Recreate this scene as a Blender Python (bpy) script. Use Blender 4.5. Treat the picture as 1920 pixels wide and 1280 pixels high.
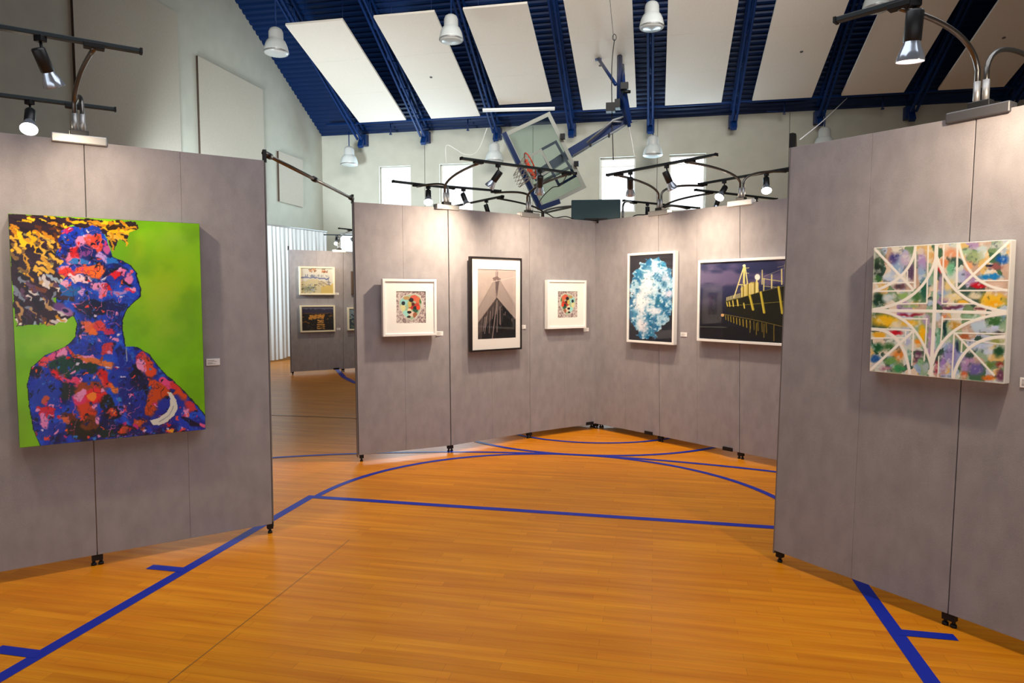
import bpy, math, random
import numpy as np
from mathutils import Vector, Matrix
random.seed(7)
for o in list(bpy.data.objects): bpy.data.objects.remove(o)
SC = bpy.context.scene; COL = SC.collection
PI = math.pi
# ------------------------------------------------------------------ camera
F = 1280.0; CAMH = 1.557
PITCH = math.atan(86/F); YAW = math.radians(11.894)
cd = bpy.data.cameras.new('camera'); cam = bpy.data.objects.new('camera', cd); COL.objects.link(cam)
cam.location = (0, 0, CAMH); cam.rotation_euler = (PI/2-PITCH, 0, YAW)
cd.sensor_width = 36; cd.lens = 36*F/1920; cd.clip_start = .05; cd.clip_end = 200
SC.camera = cam
# ------------------------------------------------------------------ view, world
SC.view_settings.view_transform = 'Standard'; SC.view_settings.look = 'None'
SC.view_settings.exposure = 0.0; SC.view_settings.gamma = 1; SC.view_settings.use_curve_mapping = False
W = bpy.data.worlds.new('world'); SC.world = W; W.use_nodes = True
WB = W.node_tree.nodes['Background']; WB.inputs[0].default_value = (.90, .95, 1.0, 1); WB.inputs[1].default_value = 1.9
# daylight entering by the four high windows (sky light, one lamp in each opening)
ROOM = dict(L=-9.46, R=9.8, back=18.4, front=-9.0, eave=6.12, slope=.523)
WINS = [(-7.71, -6.78), (-5.93, -4.98), (-1.50, -.57), (.29, 1.20)]
WZ = (3.75, 5.19)
for a, b in WINS:
    l = bpy.data.lights.new('window_daylight', 'AREA'); l.shape = 'RECTANGLE'; l.size = b-a; l.size_y = WZ[1]-WZ[0]
    l.energy = 60; l.color = (.62, .86, 1.0)
    o = bpy.data.objects.new('window_daylight', l); COL.objects.link(o)
    o.location = ((a+b)/2, ROOM['back']+.02, sum(WZ)/2); o.rotation_euler = (-PI/2+.0, 0, 0)
# added fill lamps without fixtures: over the near floor, towards the curtain, towards the back wall
for nm, loc, sx, sy, en, colr, aim in [('fill_light', (.6, 3.0, 5.2), 7, 5, 235, (.95, .96, 1.0), None), ('fill_light', (-8.2, 10.4, 2.6), 1.2, 1.6, 210, (.84, .96, 1.0), (-8.3, 16.0, 3.8)),
                                       ('fill_light', (-.5, 8.6, 7.4), 10, 2, 210, (1.0, .97, .90), (-4, 18.4, 4.9))]:
    l = bpy.data.lights.new(nm, 'AREA'); l.shape = 'RECTANGLE'; l.size = sx; l.size_y = sy; l.energy = en; l.color = colr; l.spread = math.radians(180 if not aim else (85 if sx > 5 else 115))
    o = bpy.data.objects.new(nm, l); COL.objects.link(o); o.location = loc
    if aim: o.rotation_euler = (Vector(aim)-Vector(loc)).to_track_quat('-Z', 'Y').to_euler()
# ------------------------------------------------------------------ helpers
CAMV = Vector((0, 0, CAMH))
FW = Vector((-math.sin(YAW)*math.cos(PITCH), math.cos(YAW)*math.cos(PITCH), -math.sin(PITCH)))
RT = Vector((math.cos(YAW), math.sin(YAW), 0)); UP = RT.cross(FW)
def ray(px, py): return RT*((px-960)/F)+UP*((640-py)/F)+FW
def at_z(px, py, z): d = ray(px, py); return CAMV+d*((z-CAMH)/d.z)
def at_d(px, py, dep): return CAMV+ray(px, py)*dep
def at_pl(px, py, P0, n): d = ray(px, py); return CAMV+d*((P0-CAMV).dot(n)/d.dot(n))

def tag(o, label=None, cat=None, group=None, kind=None):
    if label: o['label'] = label
    if cat: o['category'] = cat
    if group: o['group'] = group
    if kind: o['kind'] = kind
    return o
def empty(name, loc, rz=0, label=None, cat=None, group=None):
    o = bpy.data.objects.new(name, None); COL.objects.link(o); o.empty_display_size = .1
    o.location = loc; o.rotation_euler = (0, 0, rz); return tag(o, label, cat, group)
class MB:
    def __init__(s): s.v = []; s.f = []; s.m = []; s.smooth = []
    def add(s, vs, fs, mi=0, sm=False):
        k = len(s.v); s.v += [Vector(v) for v in vs]; s.f += [tuple(k+i for i in f) for f in fs]
        s.m += [mi]*len(fs); s.smooth += [sm]*len(fs); return s
    def box(s, c, d, rot=None, mi=0):
        c = Vector(c); h = [x/2 for x in d]; vs = []
        for x in (-1, 1):
            for y in (-1, 1):
                for z in (-1, 1):
                    p = Vector((x*h[0], y*h[1], z*h[2])); vs.append(c+(rot @ p if rot else p))
        return s.add(vs, [(0,1,3,2),(4,6,7,5),(0,4,5,1),(2,3,7,6),(0,2,6,4),(1,5,7,3)], mi)
    def bar(s, a, b, w, h, up=(0,0,1), mi=0):
        a = Vector(a); b = Vector(b); x = (b-a); L = x.length; x.normalize(); u = Vector(up)
        y = u.cross(x)
        if y.length < 1e-4: y = Vector((0,1,0)).cross(x)
        y.normalize(); z = x.cross(y)
        return s.box((a+b)/2, (L, w, h), Matrix((x, y, z)).transposed(), mi)
    def tube(s, pts, r, n=10, mi=0, cap=True):
        pts = [Vector(p) for p in pts]; k = len(pts)
        rs = r if isinstance(r, (list, tuple)) else [r]*k
        t0 = (pts[1]-pts[0]).normalized(); ref = Vector((0,0,1)) if abs(t0.z) < .9 else Vector((1,0,0))
        x = ref.cross(t0).normalized(); vs = []
        for i, p in enumerate(pts):
            t = ((pts[min(i+1,k-1)]-pts[i]).normalized()+(pts[i]-pts[max(i-1,0)]).normalized())
            t = t.normalized() if t.length > 1e-6 else t0
            x = (x-t*x.dot(t)).normalized(); y = t.cross(x)
            for j in range(n):
                a = 2*PI*j/n; vs.append(p+(x*math.cos(a)+y*math.sin(a))*rs[i])
        fs = [(i*n+j, i*n+(j+1) % n, (i+1)*n+(j+1) % n, (i+1)*n+j) for i in range(k-1) for j in range(n)]
        if cap: fs += [tuple(range(n))[::-1], tuple((k-1)*n+j for j in range(n))]
        return s.add(vs, fs, mi, True)
    def lathe(s, prof, n=24, M=None, mi=0, flute=0, nf=0):
        vs = []; k = len(prof)
        for (r, z) in prof:
            for j in range(n):
                a = 2*PI*j/n; rr = r*(1+flute*math.cos(nf*a)) if flute else r
                p = Vector((rr*math.cos(a), rr*math.sin(a), z)); vs.append(M @ p if M else p)
        fs = [(i*n+j, i*n+(j+1) % n, (i+1)*n+(j+1) % n, (i+1)*n+j) for i in range(k-1) for j in range(n)]
        return s.add(vs, fs, mi, True)
    def build(s, name, mat, parent=None, loc=(0,0,0), bevel=0, local=True):
        me = bpy.data.meshes.new(name); me.from_pydata([tuple(v) for v in s.v], [], s.f)
        for m in (mat if isinstance(mat, (list, tuple)) else [mat]): me.materials.append(m)
        me.polygons.foreach_set('material_index', s.m); me.polygons.foreach_set('use_smooth', s.smooth)
        me.update(); o = bpy.data.objects.new(name, me); COL.objects.link(o); o.location = loc
        if parent: o.parent = parent
        if bevel:
            b = o.modifiers.new('bevel', 'BEVEL'); b.width = bevel; b.segments = 2; b.limit_method = 'ANGLE'; b.angle_limit = .7
        return o
def world_part(mb, name, mat, parent, **k):
    """a part whose vertices are given in world coordinates: bring them into the frame of the thing's base"""
    M = Matrix.Translation(parent.location) @ parent.rotation_euler.to_matrix().to_4x4(); Mi = M.inverted()
    mb.v = [Mi @ v for v in mb.v]; return mb.build(name, mat, parent, **k)
def copy_tree(o, parent=None):
    c = o.copy(); COL.objects.link(c)
    if parent: c.parent = parent
    for ch in [x for x in bpy.data.objects if x.parent == o]: copy_tree(ch, c)
    return c
def bez(p0, p1, p2, n=10):
    p0, p1, p2 = map(Vector, (p0, p1, p2))
    return [p0*(1-t)**2+p1*2*t*(1-t)+p2*t*t for t in [i/n for i in range(n+1)]]
def smooth_path(P, k=6):
    P = [Vector(p) for p in P]; Q = [P[0]]+P+[P[-1]]; out = []
    for i in range(1, len(Q)-2):
        for j in range(k):
            t = j/k; a, b, c, d = Q[i-1:i+3]
            out.append(.5*((2*b)+(c-a)*t+(2*a-5*b+4*c-d)*t*t+(3*b-a-3*c+d)*t**3))
    return out+[P[-1]]
# ------------------------------------------------------------------ materials
def srgb(r, g, b):
    f = lambda c: (c/255/12.92 if c <= 10 else ((c/255+.055)/1.055)**2.4)
    return (f(r), f(g), f(b), 1)
def mat(name, col, rough=.6, metal=0, noise=0, nscale=20, bump=0, coat=0, spec=.5, emis=None, est=0):
    m = bpy.data.materials.new(name); m.use_nodes = True; nt = m.node_tree; N = nt.nodes; L = nt.links
    B = N['Principled BSDF']; B.inputs['Roughness'].default_value = rough; B.inputs['Metallic'].default_value = metal
    B.inputs['Base Color'].default_value = col; B.inputs['Coat Weight'].default_value = coat; B.inputs['Specular IOR Level'].default_value = spec
    if emis: B.inputs['Emission Color'].default_value = emis; B.inputs['Emission Strength'].default_value = est
    if noise or bump:
        tc = N.new('ShaderNodeTexCoord'); nz = N.new('ShaderNodeTexNoise'); nz.inputs['Scale'].default_value = nscale
        nz.inputs['Detail'].default_value = 5; L.new(tc.outputs['Object'], nz.inputs['Vector'])
        if noise:
            r = N.new('ShaderNodeValToRGB'); r.color_ramp.elements[0].position = .3; r.color_ramp.elements[1].position = .7
            r.color_ramp.elements[0].color = tuple(c*(1-noise) for c in col[:3])+(1,)
            r.color_ramp.elements[1].color = tuple(min(1, c*(1+noise)) for c in col[:3])+(1,)
            L.new(nz.outputs['Fac'], r.inputs['Fac']); L.new(r.outputs['Color'], B.inputs['Base Color'])
        if bump:
            bp = N.new('ShaderNodeBump'); bp.inputs['Strength'].default_value = bump; bp.inputs['Distance'].default_value = .003
            L.new(nz.outputs['Fac'], bp.inputs['Height']); L.new(bp.outputs['Normal'], B.inputs['Normal'])
    return m
def mat_fabric():
    m = mat('grey_loop_fabric', (.33, .3, .3, 1), .95, spec=.15); nt = m.node_tree; N = nt.nodes; L = nt.links; B = N['Principled BSDF']
    tc = N.new('ShaderNodeTexCoord')
    a = N.new('ShaderNodeTexNoise'); a.inputs['Scale'].default_value = 260; a.inputs['Detail'].default_value = 2
    mp = N.new('ShaderNodeMapping'); mp.inputs['Scale'].default_value = (1, 1, .55)
    b = N.new('ShaderNodeTexNoise'); b.inputs['Scale'].default_value = 14; b.inputs['Detail'].default_value = 6
    L.new(tc.outputs['Object'], a.inputs['Vector']); L.new(tc.outputs['Object'], mp.inputs['Vector']); L.new(mp.outputs['Vector'], b.inputs['Vector'])
    x = N.new('ShaderNodeMath'); x.operation = 'MULTIPLY_ADD'; x.inputs[1].default_value = .6; L.new(a.outputs['Fac'], x.inputs[0]); L.new(b.outputs['Fac'], x.inputs[2])
    r = N.new('ShaderNodeValToRGB'); r.color_ramp.elements[0].position = .5; r.color_ramp.elements[1].position = 1.1
    r.color_ramp.elements[0].color = (.262, .245, .256, 1); r.color_ramp.elements[1].color = (.335, .312, .322, 1)
    L.new(x.outputs[0], r.inputs['Fac']); L.new(r.outputs['Color'], B.inputs['Base Color'])
    bp = N.new('ShaderNodeBump'); bp.inputs['Strength'].default_value = .25; bp.inputs['Distance'].default_value = .002
    L.new(a.outputs['Fac'], bp.inputs['Height']); L.new(bp.outputs['Normal'], B.inputs['Normal']); return m
def mat_floor():
    m = bpy.data.materials.new('maple_strip_floor'); m.use_nodes = True; nt = m.node_tree; N = nt.nodes; L = nt.links; B = N['Principled BSDF']
    tc = N.new('ShaderNodeTexCoord')
    br = N.new('ShaderNodeTexBrick'); br.inputs['Scale'].default_value = 1; br.inputs['Brick Width'].default_value = .62
    br.inputs['Row Height'].default_value = .057; br.inputs['Mortar Size'].default_value = .0012; br.inputs['Mortar Smooth'].default_value = .3
    br.offset = .37; br.offset_frequency = 2; br.squash = 1.3; br.squash_frequency = 3
    br.inputs['Color1'].default_value = (.72, .27, .008, 1); br.inputs['Color2'].default_value = (.61, .215, .006, 1); br.inputs['Mortar'].default_value = (.46, .15, .006, 1)
    L.new(tc.outputs['Object'], br.inputs['Vector'])
    mp = N.new('ShaderNodeMapping'); mp.inputs['Scale'].default_value = (.9, 14, 1); L.new(tc.outputs['Object'], mp.inputs['Vector'])
    nz = N.new('ShaderNodeTexNoise'); nz.inputs['Scale'].default_value = 1.6; nz.inputs['Detail'].default_value = 6; L.new(mp.outputs['Vector'], nz.inputs['Vector'])
    r = N.new('ShaderNodeValToRGB'); r.color_ramp.elements[0].position = .32; r.color_ramp.elements[1].position = .68
    r.color_ramp.elements[0].color = (.90, .74, .59, 1); r.color_ramp.elements[1].color = (1.1, 1.12, 1.16, 1)
    L.new(nz.outputs['Fac'], r.inputs['Fac'])
    mx = N.new('ShaderNodeMix'); mx.data_type = 'RGBA'; mx.blend_type = 'MULTIPLY'; mx.inputs[0].default_value = 1
    L.new(br.outputs['Color'], mx.inputs[6]); L.new(r.outputs['Color'], mx.inputs[7]); L.new(mx.outputs[2], B.inputs['Base Color'])
    B.inputs['Roughness'].default_value = .34; B.inputs['Specular IOR Level'].default_value = .2
    B.inputs['Coat Weight'].default_value = .05; B.inputs['Coat Roughness'].default_value = .14
    return m
def mat_vcol(name, rough=.5, coat=0, spec=.5, bump=0):
    m = bpy.data.materials.new(name); m.use_nodes = True; N = m.node_tree.nodes; L = m.node_tree.links; B = N['Principled BSDF']
    a = N.new('ShaderNodeAttribute'); a.attribute_name = 'paint'; L.new(a.outputs['Color'], B.inputs['Base Color'])
    B.inputs['Roughness'].default_value = rough; B.inputs['Coat Weight'].default_value = coat; B.inputs['Specular IOR Level'].default_value = spec
    if bump:
        bp = N.new('ShaderNodeBump'); bp.inputs['Strength'].default_value = bump; bp.inputs['Distance'].default_value = .004
        L.new(a.outputs['Fac'], bp.inputs['Height']); L.new(bp.outputs['Normal'], B.inputs['Normal'])
    return m
def mat_glazing(name, tint=(1, 1, 1, 1), k=1.0):
    m = bpy.data.materials.new(name); m.use_nodes = True; N = m.node_tree.nodes; L = m.node_tree.links
    N.remove(N['Principled BSDF']); out = N['Material Output']
    t = N.new('ShaderNodeBsdfTransparent'); t.inputs[0].default_value = tint; g = N.new('ShaderNodeBsdfGlossy'); g.inputs['Roughness'].default_value = .03
    lw = N.new('ShaderNodeLayerWeight'); pw = N.new('ShaderNodeMath'); pw.operation = 'POWER'; pw.inputs[1].default_value = 5; fr = N.new('ShaderNodeMath'); fr.operation = 'MULTIPLY_ADD'
    fr.inputs[1].default_value = .8; fr.inputs[2].default_value = .028; lw.inputs[0].default_value = .5; L.new(lw.outputs['Facing'], pw.inputs[0]); L.new(pw.outputs[0], fr.inputs[0]); mx = N.new('ShaderNodeMixShader')
    L.new(fr.outputs[0], mx.inputs[0]); L.new(t.outputs[0], mx.inputs[1]); L.new(g.outputs[0], mx.inputs[2]); L.new(mx.outputs[0], out.inputs[0]); return m
def mat_curtain():
    m = bpy.data.materials.new('sheer_white_cloth'); m.use_nodes = True; N = m.node_tree.nodes; L = m.node_tree.links
    N.remove(N['Principled BSDF']); out = N['Material Output']
    d = N.new('ShaderNodeBsdfDiffuse'); d.inputs[0].default_value = (.80, .82, .84, 1); t = N.new('ShaderNodeBsdfTranslucent'); t.inputs[0].default_value = (.8, .84, .88, 1)
    mx = N.new('ShaderNodeMixShader'); mx.inputs[0].default_value = .35; L.new(d.outputs[0], mx.inputs[1]); L.new(t.outputs[0], mx.inputs[2]); L.new(mx.outputs[0], out.inputs[0]); return m
FAB = mat_fabric(); FLOOR = mat_floor(); CURT = mat_curtain(); GLZ = mat_glazing('picture_glass')
COURT = mat('court_line_blue', (.004, .022, .36, 1), .4, spec=.25)
THIN = mat('thin_dark_court_line', (.30, .13, .03, 1), .3)
WALLM = mat('painted_wall', (.50, .50, .43, 1), .85, noise=.05, nscale=3)
ACOU = mat('wall_acoustic_board', (.50, .46, .39, 1), .9, noise=.04, nscale=30)
CLOUD = mat('ceiling_acoustic_board', (.80, .74, .66, 1), .9, noise=.03, nscale=40)
DECK = mat('blue_painted_steel', (.0015, .018, .085, 1), .45, spec=.22)
BEAMM = mat('blue_beam_paint', (.002, .026, .13, 1), .45, spec=.25)
DBLUE = mat('navy_backstop_steel', (.004, .02, .10, 1), .4, spec=.3)
BLK = mat('black_plastic', (.007, .007, .008, 1), .5, spec=.3)
BLKM = mat('black_metal', (.015, .016, .018, 1), .38, metal=.2)
ARMM = mat('smoked_chrome_tube', (.16, .15, .14, 1), .28, metal=.9)
ALU = mat('brushed_aluminium', (.42, .42, .42, 1), .42, metal=.7)
EDGE = mat('satin_grey_edge', (.22, .21, .21, 1), .5, metal=.3)
SEAM = mat('seam_dark_grey', (.12, .11, .11, 1), .9)  # plain dark grey for joints, core frames, spots and printed lines
WHITE = mat('white_lacquer', (.86, .85, .82, 1), .4)
MATB = mat('mat_board', (.86, .84, .79, 1), .8)
CREAMF = mat('cream_wood_frame', (.80, .72, .52, 1), .5)
BLKF = mat('black_wood_frame', (.012, .008, .009, 1), .35)
CARD = mat('card_paper', (.84, .82, .80, 1), .7)
REFL = mat('reflector_glass', (.55, .62, .72, 1), .15, metal=.7)
GLOWW = mat('lamp_face_lit', (1, 1, 1, 1), .5, emis=(1, .88, .72, 1), est=14)
GLOWD = mat('lamp_face_dim', (1, 1, 1, 1), .5, emis=(1, .8, .72, 1), est=1.6)
PEND = mat('ribbed_acrylic', (.62, .66, .66, 1), .25, spec=.6)
PENDC = mat('pendant_cap_white', (.52, .54, .54, 1), .4)
ORANGE = mat('rim_orange', (.75, .07, .02, 1), .4)
NET = mat('net_cord', (.35, .3, .25, 1), .9)
WIREB = mat('black_cord', (.01, .01, .01, 1), .6); WIREW = mat('white_cord', (.8, .8, .78, 1), .5)
TEAL = mat('dark_teal_case', (.01, .05, .06, 1), .5)
SKYG = mat_glazing('window_glass')
BGLASS = mat_glazing('backboard_glass', (.72, .79, .75, 1))
# ------------------------------------------------------------------ room shell
R_ = ROOM
def st(o): o['kind'] = 'structure'; return o
fl = MB(); fl.add([(R_['L']-.3, R_['front'], 0), (R_['R']+.3, R_['front'], 0), (R_['R']+.3, R_['back']+.3, 0), (R_['L']-.3, R_['back']+.3, 0)], [(0,1,2,3)])
def strip(P, w, z=.0012, mi=1):
    P = [Vector((p[0], p[1])) for p in P]; vs = []
    for i, p in enumerate(P):
        t = (P[min(i+1, len(P)-1)]-P[max(i-1, 0)]).normalized(); n = Vector((-t.y, t.x))*w/2
        vs += [(p.x-n.x, p.y-n.y, z), (p.x+n.x, p.y+n.y, z)]
    fl.add(vs, [(2*i, 2*i+2, 2*i+3, 2*i+1) for i in range(len(P)-1)], mi)
def arc(cx, cy, r, a0, a1, n=64): return [(cx+r*math.cos(math.radians(a0+(a1-a0)*i/n)), cy+r*math.sin(math.radians(a0+(a1-a0)*i/n))) for i in range(n+1)]
LX, RX, FT = -2.60, 1.11, 4.77; CX = -.745
strip([(LX, -4), (LX, FT+.035)], .068); strip([(RX, -4), (RX, FT+.035)], .068, .0013)
strip([(LX, FT), (RX, FT)], .066, .0016)
for y in (3.32, 2.385, 1.45):
    strip([(LX-.23, y), (LX, y)], .062, .002); strip([(RX, y+.05), (RX+.25, y+.05)], .062, .002)
strip(arc(CX, FT, 1.815, 0, 180), .055, .0022)
strip(arc(CX, .55, 6.03, 30, 150, 120), .055, .0028)
strip(arc(CX, 8.38, 1.79, 0, 360, 120), .055, .0034); strip(arc(CX, 8.38, 1.22, 0, 360, 90), .05, .0038)
strip([(-9.3, 8.0), (9.6, 8.0)], .03, .0042, 2)
strip([at_z(x, y, 0) for x, y in [(618, 664), (630, 691), (645, 707), (664, 717), (700, 728), (760, 738)]], .09, .0044)
a = at_z(655, 1012, 0); b = at_z(330, 1268, 0); strip([a, b+(b-a)*.6], .005, .001, 2)
st(fl.build('floor', [FLOOR, COURT, THIN]))
# back wall with window openings
T = .3
def wall_with_holes(name, x0, x1, z0, z1, y, holes, th):
    m = MB(); xs = sorted({x0, x1, *[h[0] for h in holes], *[h[1] for h in holes]}); zs = sorted({z0, z1, WZ[0], WZ[1]})
    for i in range(len(xs)-1):
        for j in range(len(zs)-1):
            cx, cz = (xs[i]+xs[i+1])/2, (zs[j]+zs[j+1])/2
            if any(h[0] < cx < h[1] and WZ[0] < cz < WZ[1] for h in holes): continue
            m.box((cx, y+th/2, cz), (xs[i+1]-xs[i], th, zs[j+1]-zs[j]))
    return m
wb = wall_with_holes('wall_back', R_['L']-.3, R_['R']+.3, 0, R_['eave']+.35, R_['back'], WINS, T)
for x in (-6.36, -.02, -3.3, 3.2): wb.box((x, R_['back']-.002, 3.1), (.012, .006, 6.0), mi=1)
st(wb.build('wall_back', [WALLM, SEAM]))
def roofz(y): return R_['eave']+(R_['back']-y)*R_['slope']
RIDGE = 8.0
def gable(name, x, s):
    m = MB(); zr = roofz(RIDGE); P = [(R_['front'], 0), (R_['back']+.3, 0), (R_['back']+.3, R_['eave']+.2), (RIDGE, zr+.25), (R_['front'], roofz(2*RIDGE-R_['front'])+.25)]
    vs = [(x, y, z) for y, z in P]+[(x+s*.3, y, z) for y, z in P]; n = 5
    m.add(vs, [tuple(range(n)), tuple(range(n, 2*n))[::-1]]+[(i, i+n, (i+1) % n+n, (i+1) % n) for i in range(n)]); return st(m.build(name, WALLM))
gable('wall_left', R_['L'], -1); gable('wall_right', R_['R'], 1)
m = MB(); m.box((0, R_['front']-.15, 7.2), (R_['R']-R_['L']+.6, .3, 6.4)); st(m.build('wall_front_light_block', WALLM))  # unseen upper front wall, added to keep sky light off the upper walls
# corrugated steel deck, ribs parallel to the back wall
ck = MB(); pitch = .15; prof = []
cs = 1/math.sqrt(1+R_['slope']**2)
def deck(y0, y1, sign):
    n = int(abs(y1-y0)/cs/pitch); pts = []
    for i in range(n):
        for u, d in ((0, 0), (.42, 0), (.50, .045), (.92, .045), (1., 0)):
            if u == 1.: continue
            t = (i+u)/n; y = y0+(y1-y0)*t; pts.append((y, (roofz(y) if sign > 0 else roofz(2*RIDGE-y))+d))
    y = y1; pts.append((y, roofz(y) if sign > 0 else roofz(2*RIDGE-y)))
    vs = []; x0, x1 = R_['L']-.02, R_['R']+.02
    for y, z in pts: vs += [(x0, y, z), (x1, y, z)]
    ck.add(vs, [(2*i, 2*i+1, 2*i+3, 2*i+2) for i in range(len(pts)-1)])
deck(R_['back']+.3, RIDGE, 1); deck(RIDGE, R_['front'], -1)
ceil = st(ck.build('ceiling', DECK))
# windows: recessed frame + sill + pane
for i, (a, b) in enumerate(WINS):
    y = R_['back']+.16; c = (a+b)/2; w = b-a; h = WZ[1]-WZ[0]; zc = sum(WZ)/2
    wn = empty('window_%d' % (i+1), (c, y, WZ[0])); wn['kind'] = 'structure'
    m = MB(); t = .045
    for x in (-w/2+t/2, w/2-t/2): m.box((x, 0, h/2), (t, .06, h))
    for z in (t/2, h-t/2, h-.22): m.box((0, 0, z), (w-2*t, .055, t if z != h-.22 else .02))
    m.build('window_frame', WHITE, wn)
    MB().box((0, .01, h/2), (w-2*t, .006, h-2*t)).build('pane', SKYG, wn)
    MB().box((0, -.09, .0125), (w-.01, .12, .025)).build('window_sill', WHITE, wn)
# ------------------------------------------------------------------ wall boards on the left wall
for y0, y1, z0, z1, lab in [(9.79, 12.32, 3.6, 7.17, 'tall pale acoustic board on the left wall, the one nearest the viewer'),
                            (12.92, 15.33, 3.6, 6.54, 'pale acoustic board in the middle of the left wall above the grey panel'),
                            (15.98, 17.19, 3.95, 5.21, 'small acoustic board on the left wall near the corner, over the white curtain')]:
    mb = MB().box((0, 0, 0), (.05, y1-y0, z1-z0)); mb.m[2] = 1
    o = mb.build('acoustic_board', [ACOU, mat('raw_board_edge', (.05, .03, .02, 1), .9)], loc=(R_['L']+.028, (y0+y1)/2, (z0+z1)/2))
    tag(o, lab, 'wall panel', 'acoustic boards on the left wall')
# ------------------------------------------------------------------ hanging ceiling clouds
CS = .31; n_c = Vector((0, CS, 1)).normalized(); P0c = Vector((0, 17.5, 6.22))
names = ['leftmost slanted ceiling panel beside the left wall', 'second slanted ceiling panel from the left, behind the pendant lamp', 'shorter third slanted ceiling panel from the left, above the glass backboard',
 'ceiling panel behind the mast and looped cable of the basketball backstop', 'ceiling panel right of the mast of the basketball backstop', 'third slanted ceiling panel from the right, with a small dark spot',
 'second slanted ceiling panel from the right, behind the nearest spotlight', 'rightmost ceiling panel, above the curved lamp arm on the right']
xs = [-7.90, -5.87, -3.93, -1.87, .15, 2.19, 4.17, 6.21]
for i, x in enumerate(xs):
    w = 1.33; far = 17.53 if i != 2 else 17.10; near = 13.80
    e = empty('ceiling_panel', (x+w/2, far, 6.22+(17.5-far)*CS), 0, names[i], 'ceiling panel', 'cream acoustic panels under the blue roof')
    L = (far-near); R = Matrix.Rotation(math.atan(-CS), 3, 'X')
    le = L*math.sqrt(1+CS*CS)
    m = MB(); nb = 3
    for k in range(nb): m.box(R @ Vector((0, -le*(k+.5)/nb, .025)), (w, le/nb-.003, .05), R)
    m.build('acoustic_panel', CLOUD, e)
    for sx in (-.45, .45):
        for t in (.12, .88):
            q = R @ Vector((sx, -le*t, .05)); top = roofz(e.location.y+q.y)-e.location.z
            MB().tube([q, (q.x, q.y, top+.03)], .006, 6).build('hanger_rod', DBLUE, e)
    if i in (1, 3, 5, 7): MB().lathe([(0, -.004), (.035, -.004), (.035, .0)], 12, Matrix.Translation(R @ Vector((-.1 if i != 5 else .1, -le*.45, 0))) @ R.to_4x4()).build('stain_spot', SEAM, e)
# ------------------------------------------------------------------ roof beams between the clouds
bx = [-8.12, -6.28, -4.25, -2.23, -.20, 1.83, 3.84, 5.87, 7.9]
bl = ['blue roof beam next to the left wall', 'blue roof beam between the first and second ceiling panels from the left', 'blue roof beam above the pendant lamp, between second and third ceiling panels',
 'blue roof beam between the third ceiling panel and the backstop mast', 'blue roof beam just right of the backstop mast', 'blue roof beam between the fifth and sixth ceiling panels from the left',
 'blue roof beam between the third and second ceiling panels from the right', 'blue roof beam between the two rightmost ceiling panels', 'blue roof beam at far right above the curved lamp arm']
for x, lab in zip(bx, bl):
    e = empty('roof_beam', (x, R_['back'], R_['eave']), 0, lab, 'roof beam', 'blue beams under the steel deck')
    th = math.atan(R_['slope']); Rm = Matrix.Rotation(-th, 3, 'X'); LB = (R_['back']-RIDGE)/cs
    y0 = -.25
    m = MB()
    for dx in (-.055, .055):
        m.box(Rm @ Vector((dx, -LB/2+y0, -.06)), (.045, LB, .05), Rm); m.box(Rm @ Vector((dx, -LB/2+y0, -.40)), (.045, LB, .05), Rm)
    m.build('chord', BEAMM, e)
    w = MB(); n = 26
    for k in range(n):
        a = Rm @ Vector((0, y0-LB*k/n, -.06 if k % 2 else -.40)); b = Rm @ Vector((0, y0-LB*(k+1)/n, -.40 if k % 2 else -.06)); w.tube([a, b], .018, 6)
    w.build('web_bar', BEAMM, e)
    MB().box((0, -.10, -.20), (.20, .2, .30)).build('wall_bracket', BEAMM, e)
    MB().box((.0, -.30, -.33), (.14, .10, .22), Rm).build('end_plate', BEAMM, e)
o = MB().tube([(-8.9, 17.6, 6.22), (9.7, 17.6, 6.22)], .035, 10).build('sprinkler_pipe', BEAMM)
tag(o, 'long blue pipe running under the eave along the back wall', 'pipe')
for x in (-7.2, -5.0, -.9, 3.0, 5.2):
    m = MB().tube([(0, 0, .12), (0, 0, -.16)], .016, 8); m.tube([(0, 0, -.12), (-.4, 0, -.09)], .012, 8); m.box((0, 0, -.17), (.06, .06, .03))
    o = m.build('pipe_bracket', DBLUE, loc=(x, 18.0, 6.15))
    tag(o, {-7.2: 'small dark bracket under the eave, above the leftmost far pendant', -5.0: 'small dark bracket under the eave, above the second window', -.9: 'small dark bracket under the eave, behind the backstop arm',
            3.0: 'small dark bracket under the eave below the third ceiling panel from the right', 5.2: 'small dark bracket under the eave, left of the right curved arm'}[x], 'bracket', 'brackets under the eave')
p = at_d(905, 206, 17.2); q = at_d(1040, 203, 17.2); e = empty('tube_light', (p+q)/2, 0, 'slim white fluorescent tube light under the eave above the backboard', 'light')
m = MB().bar(p, q, .1, .05); world_part(m, 'housing', WHITE, e); m = MB().tube([p-Vector((0, 0, .035)), q-Vector((0, 0, .035))], .018, 8); world_part(m, 'tube', WHITE, e)
for pq in (p+(q-p)*.15, p+(q-p)*.85): world_part(MB().tube([pq, (pq.x, pq.y, roofz(pq.y)+.03)], .008, 6), 'hanger_rod', DBLUE, e)
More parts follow.
